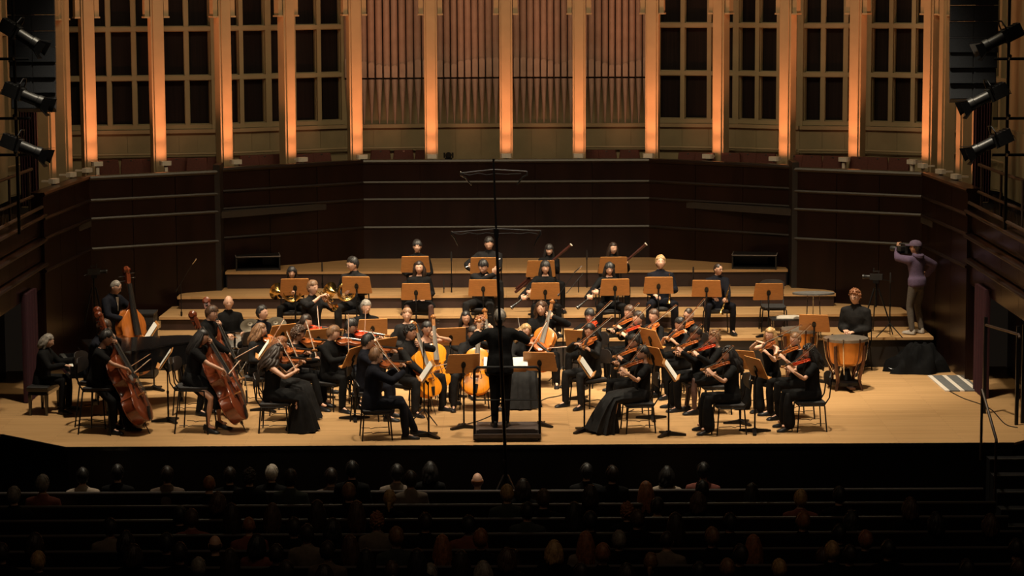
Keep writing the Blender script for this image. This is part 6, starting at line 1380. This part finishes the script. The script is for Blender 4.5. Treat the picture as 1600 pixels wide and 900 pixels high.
AUD = [(22, 775, 'short:g', 0), (67, 757, 'short:g', 4), (129, 745, 'short:k', 5), (184, 740, 'short:k', 0), (261, 743, 'short:d', 3), (327, 757, 'crew:r', 0), (359, 744, 'short:d', 0), (390, 746, 'curly:d', 0), (341, 783, 'mid:b', 0), (362, 800, 'long:d', 0), (299, 811, 'short:b', 4), (281, 806, 'short:k', 0), (389, 822, 'crew:r', 4), (55, 848, 'mid:d', 0), (60, 878, 'short:y', 0), (172, 825, 'short:k', 2), (197, 845, 'mid:k', 0), (209, 866, 'mid:d', 0), (336, 852, 'bald:b', 0), (260, 850, 'short:k', 0), (281, 865, 'short:d', 0), (310, 888, 'short:g', 0), (360, 872, 'long:d', 0), (3, 865, 'short:d', 0),
    (425, 740, 'short:w', 0), (454, 748, 'short:d', 1), (517, 746, 'short:d', 3), (550, 735, 'short:k', 0), (545, 770, 'short:l', 0), (609, 780, 'tied:y', 0), (620, 740, 'short:k', 2), (641, 750, 'short:d', 2), (672, 735, 'mid:k', 0), (746, 752, 'bald:r', 0), (792, 772, 'short:y', 1), (426, 800, 'long:b', 0), (496, 795, 'long:d', 0), (557, 796, 'long:b', 0), (459, 825, 'short:d', 0), (480, 835, 'short:d', 2), (520, 825, 'mid:k', 0), (589, 815, 'curly:r', 2), (664, 817, 'short:d', 0), (732, 822, 'short:k', 4), (547, 850, 'long:b', 0), (619, 840, 'short:l', 1), (691, 850, 'long:r', 0), (751, 843, 'short:r', 0), (432, 867, 'short:d', 0), (512, 862, 'short:d', 3), (612, 893, 'tied:b', 0), (652, 872, 'long:k', 0), (572, 872, 'long:k', 0), (721, 875, 'long:d', 0), (755, 893, 'mid:g', 0), (792, 872, 'mid:b', 0), (507, 898, 'mid:d', 0), (672, 898, 'short:g', 0), (447, 893, 'short:d', 0), (402, 850, 'mid:k', 4),
    (817, 762, 'mid:d', 0), (916, 738, 'short:k', 0), (956, 742, 'short:d', 0), (849, 780, 'short:b', 0), (922, 772, 'mid:d', 0), (1009, 765, 'long:r', 0), (1042, 742, 'mid:k', 5), (1099, 737, 'short:k', 4), (1091, 783, 'mid:b', 0), (1097, 765, 'short:k', 0), (1175, 768, 'long:k', 4), (824, 800, 'short:k', 1), (897, 798, 'long:k', 0), (980, 800, 'curly:r', 0), (1027, 792, 'short:d', 5), (922, 815, 'short:k', 0), (995, 812, 'short:b', 0), (1055, 815, 'long:d', 0), (1140, 817, 'short:k', 0), (915, 845, 'long:r', 2), (967, 845, 'short:g', 0), (866, 860, 'mid:y', 0), (942, 866, 'short:r', 0), (1042, 845, 'crew:d', 2), (1112, 840, 'short:l', 0), (1177, 850, 'long:r', 0), (1156, 868, 'short:d', 0), (1017, 880, 'tied:l', 0), (1136, 890, 'short:l', 0), (979, 897, 'mid:d', 0), (907, 897, 'short:d', 0), (1092, 895, 'short:k', 0), (801, 872, 'long:d', 4),
    (1251, 780, 'short:y', 4), (1311, 775, 'short:k', 0), (1422, 792, 'mid:b', 0), (1254, 815, 'short:r', 0), (1330, 812, 'mid:k', 0), (1352, 845, 'short:r', 0), (1310, 835, 'short:k', 0), (1462, 815, 'mid:k', 0), (1300, 862, 'short:y', 0), (1285, 872, 'short:b', 0), (1327, 868, 'short:d', 0), (1217, 890, 'short:y', 0), (1587, 858, 'short:d', 0), (1590, 890, 'short:b', 0), (1510, 892, 'short:d', 0), (1547, 818, 'mid:b', 0), (1387, 860, 'short:k', 0)]
ACL = [('black', CLOTH['k'], 'k'), ('dark green grey', mat('dim_green_cloth', (.03, .035, .03), .9, 0, .2), 0), ('grey beige', mat('beige_cloth', (.17, .13, .10), .9, 0, .2), 0), ('charcoal brown', mat('brown_cloth', (.11, .075, .055), .9, 0, .2), 0), ('rust red', mat('rust_cloth', (.19, .055, .04), .9, 0, .2), 0), ('pale', mat('pale_cloth', (.34, .27, .21), .9, 0, .2), 0)]
HN_ = {'k': 'black', 'd': 'dark brown', 'b': 'brown', 'l': 'light brown', 'y': 'blond', 'g': 'grey', 'w': 'white', 'r': 'ginger'}
SN_ = {'short': 'short', 'crew': 'cropped', 'bald': 'thinning', 'curly': 'curly', 'mid': 'chin-length', 'long': 'long', 'tied': 'tied-back'}
AUDP = []
rr_ = random.Random(11)
APROTO = []
for sx, s in (('m', 1.0), ('f', .97), ('m', 1.04)):
    sp = dict(pose='sit', sex=sx, hair=None, hc='d', skin='f', top='shirt', sleeve='long', bottom='tr', lean=-3, hp=2, s=s)
    J = pose_joints(sp); solve_arms(J, sp, lap(J, -1, sp), lap(J, 1, sp), 'aud'); sp['J'] = J
    APROTO.append((build_person('person', 'proto', Matrix.Identity(4), sp), J))
finish_people()
def audience():
    pos = []; OCC = {}
    for x, y, hr, cl in AUD:
        hs, hc = hr.split(':'); k = rr_.randrange(3)
        if hs in ('long', 'tied', 'mid'): k = 1
        elif k == 1: k = 0
        root, J = APROTO[k]; z = -1.3 + J['Hc'].z
        best = None
        for dz in (-.20, -.14, -.09, -.04, .01, .06):
            p = atz(x, y, z + dz)
            for q, yb in enumerate(YB):
                e = abs(p.y - (yb + .17 + J['Hc'].y)) + (9 if any(abs(px_ - p.x) < .42 for px_ in OCC.get(q, [])) else 0)
                if best is None or e + abs(dz) * .6 < best[0]: best = (e + abs(dz) * .6, q, dz, p)
        OCC.setdefault(best[1], []).append(best[3].x)
        pos.append((x, y, hs, hc, cl, k, best[1], best[2], best[3]))
    rows = {}
    for q in pos: rows.setdefault(q[6], []).append(q[0])
    first = set()
    for x, y, hs, hc, cl, k, row, dz, p in pos:
        root, J = APROTO[k]; rk = sorted(rows[row]); i = rk.index(x)
        side = 'left' if i < len(rk) / 2 else 'right'; n = i if side == 'left' else len(rk) - 1 - i
        lab = 'listener with %s %s hair in %s, %s row, %s from %s' % (SN_[hs], HN_[hc], ACL[cl][0], ROWN[row], ORD[n], side)
        a = rr_.uniform(-12, 12); Rz = Matrix.Rotation(rad(a), 3, 'Z'); h = Rz @ V((J['Hc'].x, J['Hc'].y, 0))
        M = Matrix.Translation((p.x - h.x, p.y - h.y, -1.3 + dz)) @ Rz.to_4x4()
        if k not in first: r = root; first.add(k)
        else:
            r = root.copy(); COL.objects.link(r)
            for ch in APCH[k]:
                c = ch.copy(); COL.objects.link(c); c.parent = r
        r.matrix_basis = M; tag(r, lab, 'person', 'seated listeners')
        for c in r.children if False else [o for o in COL.objects if o.parent == r and o.name.startswith('shirt')]:
            c.material_slots[0].link = 'OBJECT'; c.material_slots[0].material = ACL[cl][1]
        o = link('hair', hair_data(hs, hc, [.4, 1.1][k % 2]), r); o.matrix_basis = M4(J['Hc'], J['HR'], J['s'])
APCH = [list(r.children) for r, _ in APROTO]
audience()
for k in range(3):
    pass
print('SHORT', SHORTF)
print('OBJ', len(bpy.data.objects), 'TRIS', sum(len(o.data.polygons) for o in bpy.data.objects if o.type == 'MESH') * 2)
